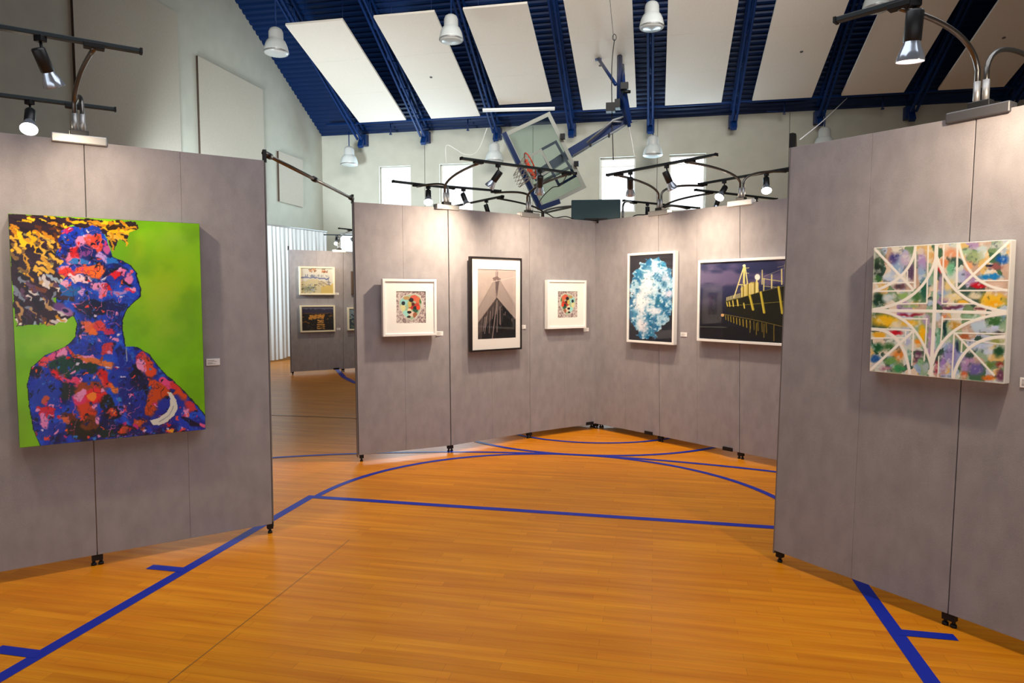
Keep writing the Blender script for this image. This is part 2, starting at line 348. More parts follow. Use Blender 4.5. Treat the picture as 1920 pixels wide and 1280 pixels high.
# ------------------------------------------------------------------ pendant lamps
def pendant(P, rodtop, lab):
    e = empty('pendant_lamp', P, 0, lab, 'pendant lamp', 'bell shaped gym lamps')
    MB().lathe([(.0, .50), (.07, .495), (.115, .465), (.138, .41), (.142, .28), (.146, .25)], 28).build('ballast_cap', PENDC, e)
    MB().lathe([(.145, .26), (.175, .235), (.208, .16), (.230, .07), (.235, .02), (.225, -.01), (.16, -.03), (.0, -.05)], 48, flute=.02, nf=24).build('ribbed_shade', PEND, e)
    MB().lathe([(.236, .0), (.243, .008), (.243, .022), (.234, .03)], 36).build('rim_ring', ALU, e)
    MB().tube([(0, 0, .49), (0, 0, rodtop-P[2])], .014, 8).build('stem', BEAMM, e)
    return e
for px, py, d, lab in [(518, 100, 13.6, 'white bell pendant at upper left against the blue deck beside the left wall'), (846, 76, 13.6, 'white bell pendant between the second and third ceiling panels'),
                       (1222, 52, 13.4, 'white bell pendant at the top centre, beside the backstop mast'), (1643, 18, 12.6, 'white bell pendant at the upper right, partly hidden by the spotlight track'),
                       (655, 309, 18.2, 'white bell pendant low in the back left corner, left of the first window'), (927, 303, 18.0, 'white bell pendant left of the glass backboard'),
                       (1224, 292, 17.9, 'white bell pendant between the third and fourth windows'), (1545, 278, 18.0, 'white bell pendant peeking over the top edge of the right grey panel')]:
    P = at_d(px, py, d) if d < 15 else at_pl(px, py, Vector((0, 17.8, 0)), Vector((0, 1, 0))); e = pendant(P, P.z+(6.05-P.z if d > 15 else roofz(P.y)-.02-P.z), lab)
# ------------------------------------------------------------------ curtains
def curtain(pts, zt, zb, lab, seed):
    rnd = random.Random(seed); P = [Vector((*p, 0)) for p in pts]; a, b = P; L = (b-a).length; t = (b-a).normalized(); n = Vector((-t.y, t.x, 0))
    e = empty('curtain', a, 0, lab, 'curtain', 'white sheer drapes along the walls')
    N = int(L/.018); rows = 14; ph = [rnd.uniform(0, 6.3) for _ in range(4)]; vs = []
    for j in range(rows+1):
        v = j/rows; z = zt+(zb-zt)*v
        for i in range(N+1):
            s = L*i/N; amp = .012+.05*min(1, v*3)
            w = math.sin(s*46+ph[0]+.8*math.sin(s*2.1+ph[1]))+.6*math.sin(s*17+ph[2]+v*.8)+.4*math.sin(s*61+ph[3])*(1-v*.6)
            vs.append(t*s+n*(amp*w*.36)+Vector((0, 0, z+(.03*math.sin(s*5) if j == rows else 0))))
    fs = [(j*(N+1)+i, j*(N+1)+i+1, (j+1)*(N+1)+i+1, (j+1)*(N+1)+i) for j in range(rows) for i in range(N)]
    m = MB(); m.add(vs, fs, 0, True); m.build('drape', CURT, e)
    MB().tube([Vector((0, 0, zt-.02)), t*L+Vector((0, 0, zt-.02))], .02, 8).build('rail', ALU, e)
    for s in (0.03, L-.03): MB().tube([t*s+n*.11+Vector((0, 0, .01)), t*s+n*.11+Vector((0, 0, zt))], .022, 8).build('upright', ALU, e)
curtain([(-9.05, 13.7), (-8.37, 16.45)], 3.22, .06, 'sheer white curtain on a rail beside the left wall behind the distant grey panel', 3)
curtain([(-8.2, 16.9), (-3.2, 16.9)], 3.22, .06, 'sheer white curtain along the back wall, behind the glowing distant spotlight', 5)
# ------------------------------------------------------------------ display panel runs
HT = 2.41
def joint(px, py, tpx=None, H=HT):
    f = at_z(px, py, 0); f.z = 0; t = Vector((f.x, f.y, H))
    if tpx is not None:
        d = (t-CAMV).dot(FW); cur = 960+F*(t-CAMV).dot(RT)/d; t = t+RT*((tpx-cur)*d/F); t.z = H
    return f, t
def ext(j0, j1, L=.975, H=None):
    u = (j1[0]-j0[0]).normalized()*L; return j1[0]+u, j1[1]+u
Lr = [joint(183, 1058, 157), joint(510, 998, 494)]; Lr = [ext(Lr[1], Lr[0])]+Lr; Lr = [ext(Lr[1], Lr[0])]+Lr
Mr = [joint(672, 865, 662), joint(844, 846, 838), joint(992, 821, 990), joint(1117, 803, 1116)]
Nr = [Mr[3], joint(1239, 828, 1237), joint(1389, 860, 1390)]; Nr.append(ext(Nr[1], Nr[2])); Nr.append(ext(Nr[2], Nr[3]))
Rr = [joint(1454, 1050, 1487, 2.39), joint(1780, 1173, 1835, 2.365)]; Rr.append(ext(Rr[0], Rr[1])); Rr.append(ext(Rr[1], Rr[2]))
Fr = [joint(546, 703, 541, 2.445), joint(643, 697, 643, 2.445)]; Fr.append(ext(Fr[0], Fr[1])); Fr.append(ext(Fr[1], Fr[2]))
cj = Mr[3]
BLr = [(cj[0]+Vector((-.05, .09, 0)), cj[1]+Vector((-.05, .09, 0)))]; BLr += [tuple(p+Vector((-.69, .69, 0))*k for p in BLr[0]) for k in (1, 2)]
BRr = [(cj[0]+Vector((.06, .09, 0)), cj[1]+Vector((.06, .09, 0)))]; BRr += [tuple(p+Vector((.69, .69, 0))*k for p in BRr[0]) for k in (1, 2)]
GAP = .065; TH = .045
def sect(name_label, A, B, footA=True, footB=False, postA=False, postB=False, bracket=None, group='grey display panels'):
    (fa, ta), (fb, tb) = A, B
    u = (fb-fa).normalized(); n = Vector((u.y, -u.x, 0))
    e = empty('display_panel', (fa+fb)/2, math.atan2(u.y, u.x), name_label, 'display panel', group)
    g = .0025; m = MB()
    def P(s, z, o):   # s 0..1, z height
        bot = fa+(fb-fa)*s; top = ta+(tb-ta)*s; k = z/((ta.z+tb.z)/2)
        p = bot+(top-bot)*k; return p+n*o
    L = (fb-fa).length; gs = g/L
    for s0, s1 in ((gs, .5-gs*.16), (.5+gs*.16, 1-gs)):
        zt0 = ta.z+(tb.z-ta.z)*s0
        vs = []
        for o in (TH/2, -TH/2):
            for s in (s0, s1):
                for z in (GAP, (ta.z+tb.z)/2): vs.append(P(s, z, o))
        m.add(vs, [(0,1,3,2),(4,6,7,5),(0,4,5,1),(2,3,7,6),(0,2,6,4),(1,5,7,3)])
    world_part(m, 'fabric_panel', FAB, e, bevel=.0015)
    m = MB(); vs = []
    for o in (TH/2-.006, -TH/2+.006):
        for s in (.3*gs, 1-.3*gs):
            for z in (GAP+.01, (ta.z+tb.z)/2-.006): vs.append(P(s, z, o))
    m.add(vs, [(0,1,3,2),(4,6,7,5),(0,4,5,1),(2,3,7,6),(0,2,6,4),(1,5,7,3)]); world_part(m, 'core_frame', SEAM, e)
    def foot(p, u_, pair):
        m = MB(); r = Matrix.Rotation(math.atan2(u.y, u.x), 3, 'Z'); w = .045 if pair else .028
        m.box(p+Vector((0, 0, GAP-.012)), (w*1.25, .034, .045), r)
        for s in ((-.5, .5) if pair else (0,)):
            m.tube([p+u*s*w*.8+Vector((0, 0, GAP-.03)), p+u*s*w*.8+Vector((0, 0, .012))], .0085, 8)
            m.tube([p+u*s*w*.8+Vector((0, 0, .014)), p+u*s*w*.8], .014, 10)
        world_part(m, 'foot', BLK, e)
    if footA: foot(fa+(u*.03 if postA else Vector()), u, not postA)
    if footB: foot(fb-(u*.012 if postB else Vector()), u, not postB)
    for flag, s in ((postA, -.006/L), (postB, 1+.006/L)):
        if flag: world_part(MB().bar(P(s, GAP-.02, 0), P(s, ta.z, 0), .03, .008, up=u), 'edge_post', EDGE, e); world_part(MB().bar(P(s, ta.z-.01, 0), P(s, ta.z+.07, 0), .03, .02, up=u), 'post_cap', BLKM, e)
    if bracket is not None: world_part(MB().bar(P(bracket-.055, GAP+.012, TH/2+.006), P(bracket+.055, GAP+.012, TH/2+.006), .014, .034), 'bottom_bracket', BLK, e)
    return e
sect('grey fabric display panel left of the seam under the green portrait painting', Lr[1], Lr[2], group='grey display panels')
sect('grey fabric display panel with the free end, right of the green portrait painting', Lr[2], Lr[3], footB=True, postB=True)
sect('grey display panel carrying the left white framed rock print', Mr[0], Mr[1], postA=True)
sect('grey display panel carrying the black framed architecture photo', Mr[1], Mr[2])
sect('grey display panel in the centre corner carrying the smaller looking right white framed rock print', Mr[2], Mr[3], bracket=.88)
sect('grey display panel right of the centre corner carrying the ice photo', Nr[0], Nr[1], bracket=.85)
sect('grey display panel between ice photo and ship photo', Nr[1], Nr[2], bracket=.87)
sect('grey display panel behind the right part of the ship photo', Nr[2], Nr[3])
sect('near right grey display panel with the free left end beside the abstract canvas', Rr[0], Rr[1], postA=True)
sect('near right grey display panel right of the seam at the abstract canvas', Rr[1], Rr[2])
sect('distant grey display panel carrying two stacked landscape paintings', Fr[0], Fr[1], postA=True, bracket=.86)
sect('distant grey display panel half hidden behind the left white framed print wall', Fr[1], Fr[2])
sect('grey display panel running back left behind the centre corner', BLr[0], BLr[1]); sect('grey display panel at the far end behind the centre corner, left', BLr[1], BLr[2], footB=True)
sect('grey display panel running back right behind the centre corner', BRr[0], BRr[1]); sect('grey display panel at the far end behind the centre corner, right', BRr[1], BRr[2], footB=True)
# stabiliser pipe between two runs
a = Lr[3][1]+Vector((0, 0, .05)); b = Mr[0][1]+Vector((0, 0, .03)); e = empty('support_pipe', (a.x, a.y, 0), 0, 'chrome pipe bridging the left panel end and the rock print wall', 'pipe')
world_part(MB().tube([a, b], .013, 10), 'pipe', ARMM, e)
for t in (.04, .48, .97):
    p = a+(b-a)*t; world_part(MB().tube([p-(b-a).normalized()*.03, p+(b-a).normalized()*.03], .021, 10), 'clamp', BLKM, e)
p = Rr[0][1]+Vector((0, 0, .06)); m = MB().tube([p+Vector((.0, .03, -.02)), p+Vector((.02, .09, .03)), p+Vector((.1, .5, .02))], .013, 10)
tag(m.build('short_pipe', ARMM), 'short grey pipe clamped at the top corner of the near right panel', 'pipe')
# ------------------------------------------------------------------ art painting toolkit
def fbm(X, Y, scale, seed, octv=4):
    rng = np.random.RandomState(seed); out = np.zeros_like(X); amp = 1; tot = 0
    for _ in range(octv):
        g = rng.rand(64, 64); x = X/scale; y = Y/scale; xi = np.floor(x).astype(int); yi = np.floor(y).astype(int); fx = x-xi; fy = y-yi
        fx = fx*fx*(3-2*fx); fy = fy*fy*(3-2*fy); G = lambda i, j: g[j % 64, i % 64]
        out += amp*((G(xi, yi)*(1-fx)+G(xi+1, yi)*fx)*(1-fy)+(G(xi, yi+1)*(1-fx)+G(xi+1, yi+1)*fx)*fy)
        tot += amp; amp *= .5; scale /= 2
    return out/tot-.5
class Art:
    """a picture surface: colours are laid down in the coordinate frame of four corner points (tl, tr, br, bl)"""
    def __init__(s, corners, nx, ny, base):
        s.nx, s.ny = nx, ny; A = []; B = []
        for (u, v), (x, y) in zip([(0, 0), (1, 0), (1, 1), (0, 1)], corners):
            A += [[u, v, 1, 0, 0, 0, -u*x, -v*x], [0, 0, 0, u, v, 1, -u*y, -v*y]]; B += [x, y]
        h = np.linalg.solve(np.array(A, float), np.array(B, float)); U, V = np.meshgrid(np.linspace(0, 1, nx), np.linspace(0, 1, ny))
        w = h[6]*U+h[7]*V+1; s.X = (h[0]*U+h[1]*V+h[2])/w; s.Y = (h[3]*U+h[4]*V+h[5])/w; s.U, s.V = U, V
        s.px = abs(corners[1][0]-corners[0][0])/nx; s.C = np.empty((ny, nx, 3)); s.C[:] = base; s.wx = s.wy = 0
    def warp(s, amp=0, scale=30, seed=0):
        s.wx = fbm(s.X, s.Y, scale, seed+50)*2*amp if amp else 0; s.wy = fbm(s.X, s.Y, scale, seed+90)*2*amp if amp else 0
    def lay(s, a, col): a = np.clip(a, 0, 1)[..., None]; s.C = s.C*(1-a)+np.array(col, float)*a
    def poly(s, P, col, al=1, clip=None):
        x, y = s.X+s.wx, s.Y+s.wy; ins = np.zeros(x.shape, bool); k = len(P)
        for i in range(k):
            x0, y0 = P[i]; x1, y1 = P[(i+1) % k]
            if y0 == y1: continue
            ins ^= ((y0 > y) != (y1 > y)) & (x < (x1-x0)*(y-y0)/(y1-y0)+x0)
        if clip is not None: ins &= clip
        s.lay(ins*al, col); return ins
    def blob(s, x, y, rx, ry, col, rot=0, al=1, soft=.15):
        a = math.radians(rot); dx, dy = s.X+s.wx-x, s.Y+s.wy-y; u = (dx*math.cos(a)+dy*math.sin(a))/rx; v = (-dx*math.sin(a)+dy*math.cos(a))/ry
        s.lay(al*(1-(np.sqrt(u*u+v*v)-1+soft)/soft), col)
    def line(s, P, w, col, al=1):
        x, y = s.X+s.wx, s.Y+s.wy; D = np.full(x.shape, 1e9); P = [tuple(p) for p in P]
        for (x0, y0), (x1, y1) in zip(P, P[1:]):
            dx, dy = x1-x0, y1-y0; t = np.clip(((x-x0)*dx+(y-y0)*dy)/(dx*dx+dy*dy+1e-9), 0, 1); D = np.minimum(D, np.hypot(x-x0-t*dx, y-y0-t*dy))
        s.lay(al*np.clip((w/2-D)/s.px+.5, 0, 1), col)
    def build(s, name, w, h, mt, parent, loc):
        m = bpy.data.meshes.new(name); nx, ny = s.nx, s.ny
        co = np.zeros((ny, nx, 3)); co[..., 0] = (s.U-.5)*w; co[..., 2] = (1-s.V)*h
        m.vertices.add(nx*ny); m.vertices.foreach_set('co', co.ravel())
        i = np.arange(nx*ny).reshape(ny, nx); q = np.stack([i[1:, :-1], i[1:, 1:], i[:-1, 1:], i[:-1, :-1]], -1).reshape(-1, 4); nf = len(q)
        m.loops.add(nf*4); m.loops.foreach_set('vertex_index', q.ravel().astype(np.int32)); m.polygons.add(nf)
        m.polygons.foreach_set('loop_start', np.arange(0, nf*4, 4, dtype=np.int32)); m.update(calc_edges=True)
        c = np.clip(s.C/255, 0, 1); lin = np.where(c <= .04045, c/12.92, ((c+.055)/1.055)**2.4)
        at = m.color_attributes.new('paint', 'FLOAT_COLOR', 'POINT'); rgba = np.ones((ny*nx, 4)); rgba[:, :3] = lin.reshape(-1, 3); at.data.foreach_set('color', rgba.ravel())
        m.materials.append(mt); m.validate(); o = bpy.data.objects.new(name, m); COL.objects.link(o); o.parent = parent; o.location = loc; return o
#ARTCODE
def art_portrait():
    A = Art([(55, 50), (1003, 105), (1022, 1140), (93, 1218)], 330, 440, (118, 190, 0))
    r = random.Random(5); X, Y = A.X, A.Y
    A.blob(820, 430, 260, 330, (152, 182, 16), al=.75, soft=.8); A.blob(900, 180, 220, 110, (134, 184, 48), al=.8, soft=.9)
    A.blob(900, 640, 200, 240, (116, 172, 30), al=.7, soft=.9); A.blob(220, 690, 170, 60, (150, 196, 70), al=.6, soft=.9); A.blob(690, 230, 60, 120, (168, 190, 20), al=.6, soft=.9)
    n = fbm(X, Y, 160, 3); A.lay(np.clip(n*2.2, 0, .5), (96, 150, 16)); A.lay(np.clip(-n*1.6, 0, .3), (160, 196, 60))
    A.blob(110, 1120, 60, 200, (126, 176, 20), al=.5, soft=.8)
    A.warp(4, 26, 2)
    body = [(300,120),(440,112),(500,100),(545,190),(570,268),(610,285),(650,308),(684,350),(690,388),(704,425),(700,468),(660,503),(625,540),(608,590),(612,660),(622,718),(680,720),(742,760),(800,838),(900,930),(1000,1045),(1026,1085),(1026,1150),(600,1176),(200,1212),(165,1130),(145,1000),(138,900),(162,815),(230,758),(330,715),(382,668),(390,600),(366,545),(290,500),(285,300)]
    A.poly([(x+(6 if x > 600 else -5), y) for x, y in body], (8, 10, 30)); ins = A.poly(body, (16, 52, 184))
    def inb(f): save = A.C.copy(); f(); A.C = np.where(ins[..., None], A.C, save)
    def work():
        n = fbm(X, Y, 90, 11); A.lay(np.clip(n*5, 0, .8), (24, 84, 214)); A.lay(np.clip(-n*5-.2, 0, .9), (10, 12, 66))
        n = fbm(X, Y, 30, 12); A.lay(np.clip(n*6-.9, 0, .7), (40, 110, 205)); A.lay(np.clip(-n*6-.9, 0, .8), (10, 10, 40))
        A.warp(26, 42, 7)
        RD, OR, PK, DK, MG, BR, LB, GR = (206, 22, 30), (232, 88, 24), (226, 140, 190), (12, 12, 34), (196, 40, 120), (150, 62, 16), (44, 120, 200), (10, 62, 50)
        for b in [  # face
            (340,138,26,22,MG,0),(340,138,14,12,RD,0),(430,190,60,26,PK,-20),(470,195,44,28,(240,80,60),30),(380,250,44,60,(232,120,160),20),(385,240,34,34,RD,0),(440,235,50,44,(14,30,110),10),(430,250,34,14,(120,60,140),-30),
            (405,285,50,18,LB,0),(500,200,22,60,(236,70,50),-10),(330,325,46,24,(240,150,190),0),(345,345,60,30,(236,50,40),10),(430,330,50,26,(250,90,50),0),(480,340,48,46,(252,110,34),0),(400,372,66,20,(250,210,220),12),
            (430,388,40,14,(250,200,214),20),(520,270,40,20,(190,150,220),30),(560,290,34,14,(30,110,200),30),(500,420,44,24,PK,10),(530,432,34,16,RD,20),(510,455,30,20,(232,120,160),0),(575,350,36,14,DK,10),(600,330,44,22,(20,30,90),20),
            (575,372,34,22,(226,20,36),-30),(612,345,18,10,(232,110,170),20),(650,372,28,22,(222,120,180),40),(660,345,14,10,(232,90,120),0),(640,400,30,10,DK,10),(650,430,36,16,(232,30,80),-8),(668,420,20,8,(240,150,190),0),(600,455,40,16,(150,130,210),10),
            (560,395,20,24,(30,60,170),0),(350,430,70,36,(20,96,170),10),(330,400,30,14,(230,160,200),0),(340,470,60,14,(60,34,50),10),(430,480,60,40,(24,60,170),0),(470,520,110,40,(10,20,60),4),(580,520,60,40,(14,24,90),0),(410,440,16,14,(200,150,220),0),
            (640,488,40,14,(24,60,180),-10),(545,230,20,40,(190,80,150),-20),(470,140,50,20,(30,60,160),0),
            # neck
            (450,610,50,34,(222,96,50),0),(500,612,44,28,(214,60,60),10),(460,640,30,22,(236,110,40),30),(550,640,34,20,(190,40,90),0),(590,580,22,60,(14,30,120),0),(480,680,60,24,(26,70,190),0),(560,690,40,18,(40,60,180),0),(400,640,16,60,(12,20,70),0),(585,690,16,10,PK,0),(430,660,14,8,PK,0),
            (540,730,34,40,(200,50,60),30),(600,760,24,60,(14,24,100),0),
            # left shoulder
            (280,750,60,24,(220,80,140),-20),(300,745,30,14,PK,-20),(235,790,44,34,(226,70,80),-20),(300,850,56,40,(222,24,40),30),(330,810,90,60,GR,10),(420,800,70,50,(12,50,44),20),(180,840,44,40,(14,18,50),0),(370,750,50,14,(220,50,60),30),(470,790,120,20,(214,110,50),25),(540,820,50,18,(220,120,60),10),(440,760,40,10,PK,20),
            (350,890,60,20,(222,60,110),10),(365,850,10,8,PK,0),(220,960,90,90,(26,58,170),0),(340,940,40,60,(24,40,40),0),(440,930,90,40,BR,0),(410,980,44,44,(216,50,110),0),(470,960,60,50,(226,30,40),0),(400,960,24,30,PK,0),(455,970,30,24,(240,130,40),0),(430,1050,60,60,(206,60,22),0),(505,950,20,50,(220,40,40),-40),
            (220,1030,50,20,(206,30,50),0),(215,980,20,22,(190,80,60),0),(230,1060,44,30,(204,24,60),0),(215,1095,26,40,(230,130,190),0),(180,1040,20,10,PK,0),(350,1090,60,22,(100,40,20),30),(330,1100,30,14,(214,100,60),30),(420,1130,100,50,(30,30,20),0),(450,1100,60,50,(110,54,16),0),(530,1000,40,40,(22,24,20),0),
            (560,1050,52,44,DK,0),(560,1050,30,26,(200,60,40),0),(560,1052,14,12,(240,110,40),0),(630,1015,26,30,(110,60,170),0),(625,1022,14,14,(214,70,60),0),(615,1138,54,34,DK,0),(615,1138,38,22,(190,70,30),0),(690,1110,44,40,(30,30,110),0),(685,1110,34,24,(190,80,30),0),(665,1120,14,20,MG,0),(490,1090,16,26,PK,0),
            (265,1130,60,40,(24,50,160),0),(210,1160,40,30,(30,60,170),0),(270,1150,14,10,PK,0),(550,1110,24,20,(24,30,90),0),
            # chest
            (520,880,34,70,RD,-50),(560,930,44,22,(226,120,50),42),(500,890,60,10,(212,60,60),50),(600,870,60,80,(24,52,170),-30),(640,940,60,90,(18,34,130),0),(690,900,40,60,(14,20,70),0),(680,840,30,50,DK,0),(620,790,40,60,(16,40,150),0),
            (715,800,44,50,(206,50,60),0),(740,830,40,60,(216,70,34),-20),(700,820,26,40,PK,-20),(770,920,50,30,(206,70,24),30),(790,980,64,90,(196,70,20),0),(750,1040,44,50,(190,70,20),0),(830,900,40,30,(222,70,130),20),(870,920,44,24,(210,50,50),40),(905,975,50,34,(206,70,30),40),(950,1030,40,24,(196,50,60),40),
            (860,1030,90,70,(24,46,160),0),(800,1090,80,50,(24,40,150),0),(930,1060,24,34,PK,0),(920,1075,12,20,(200,60,110),0),(990,1110,60,40,(26,40,150),0),(950,1110,60,16,(12,14,50),20),(870,1150,50,14,(216,60,60),0),(860,1148,26,7,(226,160,40),0),(1010,1120,20,14,(222,90,140),0),(700,1160,80,20,(22,30,100),0),
            (540,1160,60,20,(16,40,40),0),(990,1000,60,12,DK,44),(720,960,12,60,DK,0),(660,1040,40,60,(22,36,130),0),(700,990,30,50,(20,40,150),0)]:
            x, y, rx, ry, c, rot = b; A.blob(x, y, rx, ry, c, rot, soft=.25)
        A.warp()
        for sc, sd, wd, c, al in [(64, 31, .011, DK, .85), (46, 36, .008, (16, 24, 96), .8), (80, 33, .006, (226, 120, 170), .8), (38, 35, .007, (60, 130, 220), .7), (52, 41, .009, (120, 30, 50), .6)]:
            n = np.abs(fbm(X, Y, sc, sd, 3)); A.lay(al*np.clip((wd-n)/.006+.5, 0, 1)*np.clip(fbm(X, Y, 120, sd+7)*8+.5, 0, 1), c)
        A.warp(14, 16, 21)
        for _ in range(560):
            x, y = r.uniform(140, 1020), r.uniform(120, 1190)
            if x > 620 and y < 760: continue
            if r.random() < .5: c = r.choice([DK, (14, 24, 90), (28, 64, 180), (10, 20, 60)])
            else: c = r.choice([RD, OR, PK, MG, PK, LB, (210, 200, 230), (226, 70, 60), BR])
            A.blob(x, y, r.uniform(4, 17), r.uniform(3, 9), c, r.uniform(0, 180), al=.9, soft=.4)
    inb(work)
    A.warp(3, 20, 9)
    # necklace crescent
    A.poly([(832,948),(850,950),(878,990),(884,1030),(866,1068),(830,1098),(790,1117),(760,1112),(745,1092),(790,1078),(828,1050),(848,1015),(846,980)], (214, 214, 204)); A.line([(790,1100),(840,1068),(864,1020)], 4, (150, 156, 160)); A.line([(630,725),(632,790)], 4, (170,180,200))
    # hair
    A.warp(12, 30, 30)
    hair = [(50,45),(690,96),(700,128),(650,148),(640,205),(600,176),(575,225),(560,226),(545,185),(510,128),(470,110),(430,128),(370,112),(322,128),(300,180),(318,215),(280,250),(322,290),(276,330),(330,372),(300,410),(312,450),(270,480),(300,520),(372,560),(330,590),(245,606),(205,596),(165,602),(95,612),(78,560),(60,300)]
    ins2 = A.poly(hair, (44, 26, 40)); save = A.C.copy()
    A.warp(12, 22, 31)
    for k in range(230):
        t = r.random()
        if k < 110: x, y = r.uniform(60, 690), r.uniform(50, 60+.09*630+60)
        else: x, y = r.uniform(60, 320), r.uniform(90, 600)
        pal = [(238,176,10),(246,200,24),(200,130,20),(90,44,20),(30,18,26),(44,28,40)] if y < 150 else ([(206,150,40),(226,176,60),(120,90,50),(60,34,50),(28,20,30),(140,130,80),(238,180,20)] if y < 350 else [(204,196,196),(230,220,210),(120,130,150),(60,40,70),(24,18,34),(180,140,90),(90,60,90),(150,170,190),(110,60,40)])
        if k < 110 and x > 420: pal = pal[:3]+[(30,18,16), (50,30,10)]
        a = r.uniform(.2, 1.4) if k >= 110 else r.uniform(.0, .7); L = r.uniform(34, 90)
        P = [(x+L*j/5*math.cos(a)*.9+8*math.sin(j*1.7+t*6), y+L*j/5*math.sin(a)) for j in range(6)]
        A.line(P, r.uniform(7, 19), r.choice(pal))
    A.C = np.where(ins2[..., None], A.C, save)
    for P in [[(560,190),(575,215),(570,232)],[(590,160),(630,180),(642,205)],[(640,120),(694,128)],[(640,100),(690,118),(696,130)],[(230,590),(240,608)],[(100,590),(92,612)],[(560,150),(580,190)],[(285,560),(325,588)]]:
        A.line(P, 10, r.choice([(232,170,20),(40,24,30),(200,140,20)]))
    for x in range(90, 240, 24): A.line([(x, 560), (x+12, 585), (x+4, 606+r.uniform(-8, 6))], 9, r.choice([(44, 26, 40), (30, 20, 34), (110, 80, 70)]))
    A.warp(); A.blob(300, 515, 40, 26, (96, 60, 130), 15, soft=.4); A.blob(340, 540, 40, 22, (150, 100, 160), 30, soft=.4); A.blob(330, 535, 18, 10, (24, 24, 80), 20)
    return A
def art_geo():
    A = Art([(137, 120), (1103, 85), (1068, 1095), (115, 1000)], 250, 260, (186, 200, 186)); r = random.Random(9); X, Y = A.X, A.Y
    A.warp(22, 40, 3)
    pal = [(70,110,80),(190,200,220),(150,180,150),(226,190,120),(176,150,190),(210,220,210),(120,150,110),(230,226,210),(200,170,150),(60,90,80),(150,180,214),(232,214,190)]
    D = np.full(X.shape, 1e9); xx, yy = X+A.wx, Y+A.wy
    for _ in range(170):
        x, y = r.uniform(100, 1110), r.uniform(80, 1100); d = np.hypot((xx-x), (yy-y)*.7); m = d < D; A.C[m] = r.choice(pal); D = np.where(m, d, D)
    A.warp(18, 40, 3)
    for b in [(170,200,60,90,(70,96,70)),(160,280,50,80,(30,50,40)),(280,200,50,60,(90,80,140)),(290,185,26,20,(60,60,130)),(360,200,50,80,(196,180,206)),(240,330,60,40,(196,214,240)),(170,340,40,30,(60,110,60)),(400,300,40,80,(90,70,100)),(480,230,50,120,(176,150,200)),(480,300,40,60,(150,180,214)),(560,200,30,70,(220,170,110)),
        (330,400,60,30,(110,80,90)),(180,480,70,60,(20,60,40)),(240,480,50,40,(190,210,214)),(350,470,50,40,(150,190,110)),(440,470,40,60,(70,120,70)),(500,420,40,100,(40,100,80)),(550,340,30,80,(140,180,150)),(540,520,40,30,(176,200,226)),(400,540,80,20,(150,180,130)),
        (640,240,50,50,(226,140,90)),(700,170,90,40,(230,160,120)),(690,280,40,60,(120,190,150)),(610,290,20,30,(214,60,60)),(620,380,30,90,(170,150,180)),(680,400,60,60,(236,210,140)),(760,330,40,60,(180,190,224)),(790,160,60,40,(170,200,160)),(850,200,70,60,(160,180,130)),(810,260,40,40,(236,170,120)),(900,140,60,30,(200,216,214)),(1000,120,80,30,(190,200,190)),
        (1050,220,60,40,(20,90,180)),(960,340,110,24,(30,130,200)),(1000,270,70,34,(150,90,90)),(960,260,30,14,(20,30,60)),(1050,160,50,30,(176,190,200)),(880,405,76,28,(200,20,40)),(800,400,30,30,(200,190,220)),(1010,400,80,30,(220,190,170)),(720,480,100,40,(240,220,160)),(980,500,120,60,(246,196,50)),(1010,530,90,30,(250,180,20)),(770,520,60,24,(246,190,60)),(860,470,60,30,(224,214,180)),(700,550,120,16,(110,60,90)),(900,560,60,14,(130,80,90)),
        (220,640,120,60,(248,194,30)),(400,660,100,40,(240,190,60)),(300,670,50,20,(240,226,190)),(400,600,120,14,(150,30,60)),(520,640,40,50,(180,160,190)),(300,730,60,26,(200,20,40)),(180,740,70,24,(240,180,50)),(490,740,30,80,(250,190,20)),(460,800,40,40,(240,150,40)),(540,760,20,120,(176,150,190)),(380,780,30,60,(180,190,224)),(170,830,60,50,(20,90,50)),(150,910,50,40,(30,90,160)),(250,830,50,40,(60,110,60)),
        (320,890,60,60,(226,140,60)),(270,930,70,40,(110,160,90)),(400,900,20,60,(110,170,150)),(460,900,40,60,(100,60,90)),(480,940,30,40,(140,190,140)),(330,985,80,24,(60,150,90)),(230,985,60,20,(170,120,140)),(520,970,30,50,(170,190,190)),(150,960,40,20,(200,200,210)),
        (600,620,30,40,(200,214,230)),(640,610,30,14,(226,140,90)),(650,700,20,80,(20,60,60)),(600,760,20,120,(120,180,150)),(720,680,60,40,(196,150,60)),(780,760,60,30,(180,100,60)),(700,900,60,110,(150,140,200)),(640,960,30,90,(160,130,200)),(590,980,18,70,(170,60,80)),(740,830,20,50,(40,60,90)),(840,620,90,24,(150,190,160)),(1000,650,80,60,(60,110,60)),(900,690,80,40,(190,214,230)),(1000,700,50,20,(196,210,240)),(960,740,80,12,(110,130,90)),
        (900,830,90,40,(186,204,236)),(960,870,60,30,(200,214,240)),(1020,790,60,30,(150,160,90)),(1030,860,50,60,(30,80,50)),(870,990,70,60,(110,100,170)),(800,960,50,80,(170,140,190)),(790,1030,40,40,(214,110,70)),(960,960,60,30,(100,130,60)),(960,1050,60,30,(226,120,40)),(1040,1040,40,60,(110,60,90)),(830,930,40,30,(190,150,190)),(1040,960,40,30,(150,60,50)),(1030,740,50,20,(60,60,60))]:
        A.blob(*b, al=.95, soft=.55)
    n = fbm(X, Y, 36, 5); A.lay(np.clip(n*4-.4, 0, .5), (236, 236, 230)); A.lay(np.clip(-n*4-.7, 0, .4), (30, 50, 60))
    A.warp(); Wt = (250, 246, 236); q = lambda a, c, b, k=14: [((1-t)**2*a[0]+2*t*(1-t)*c[0]+t*t*b[0], (1-t)**2*a[1]+2*t*(1-t)*c[1]+t*t*b[1]) for t in [i/k for i in range(k+1)]]
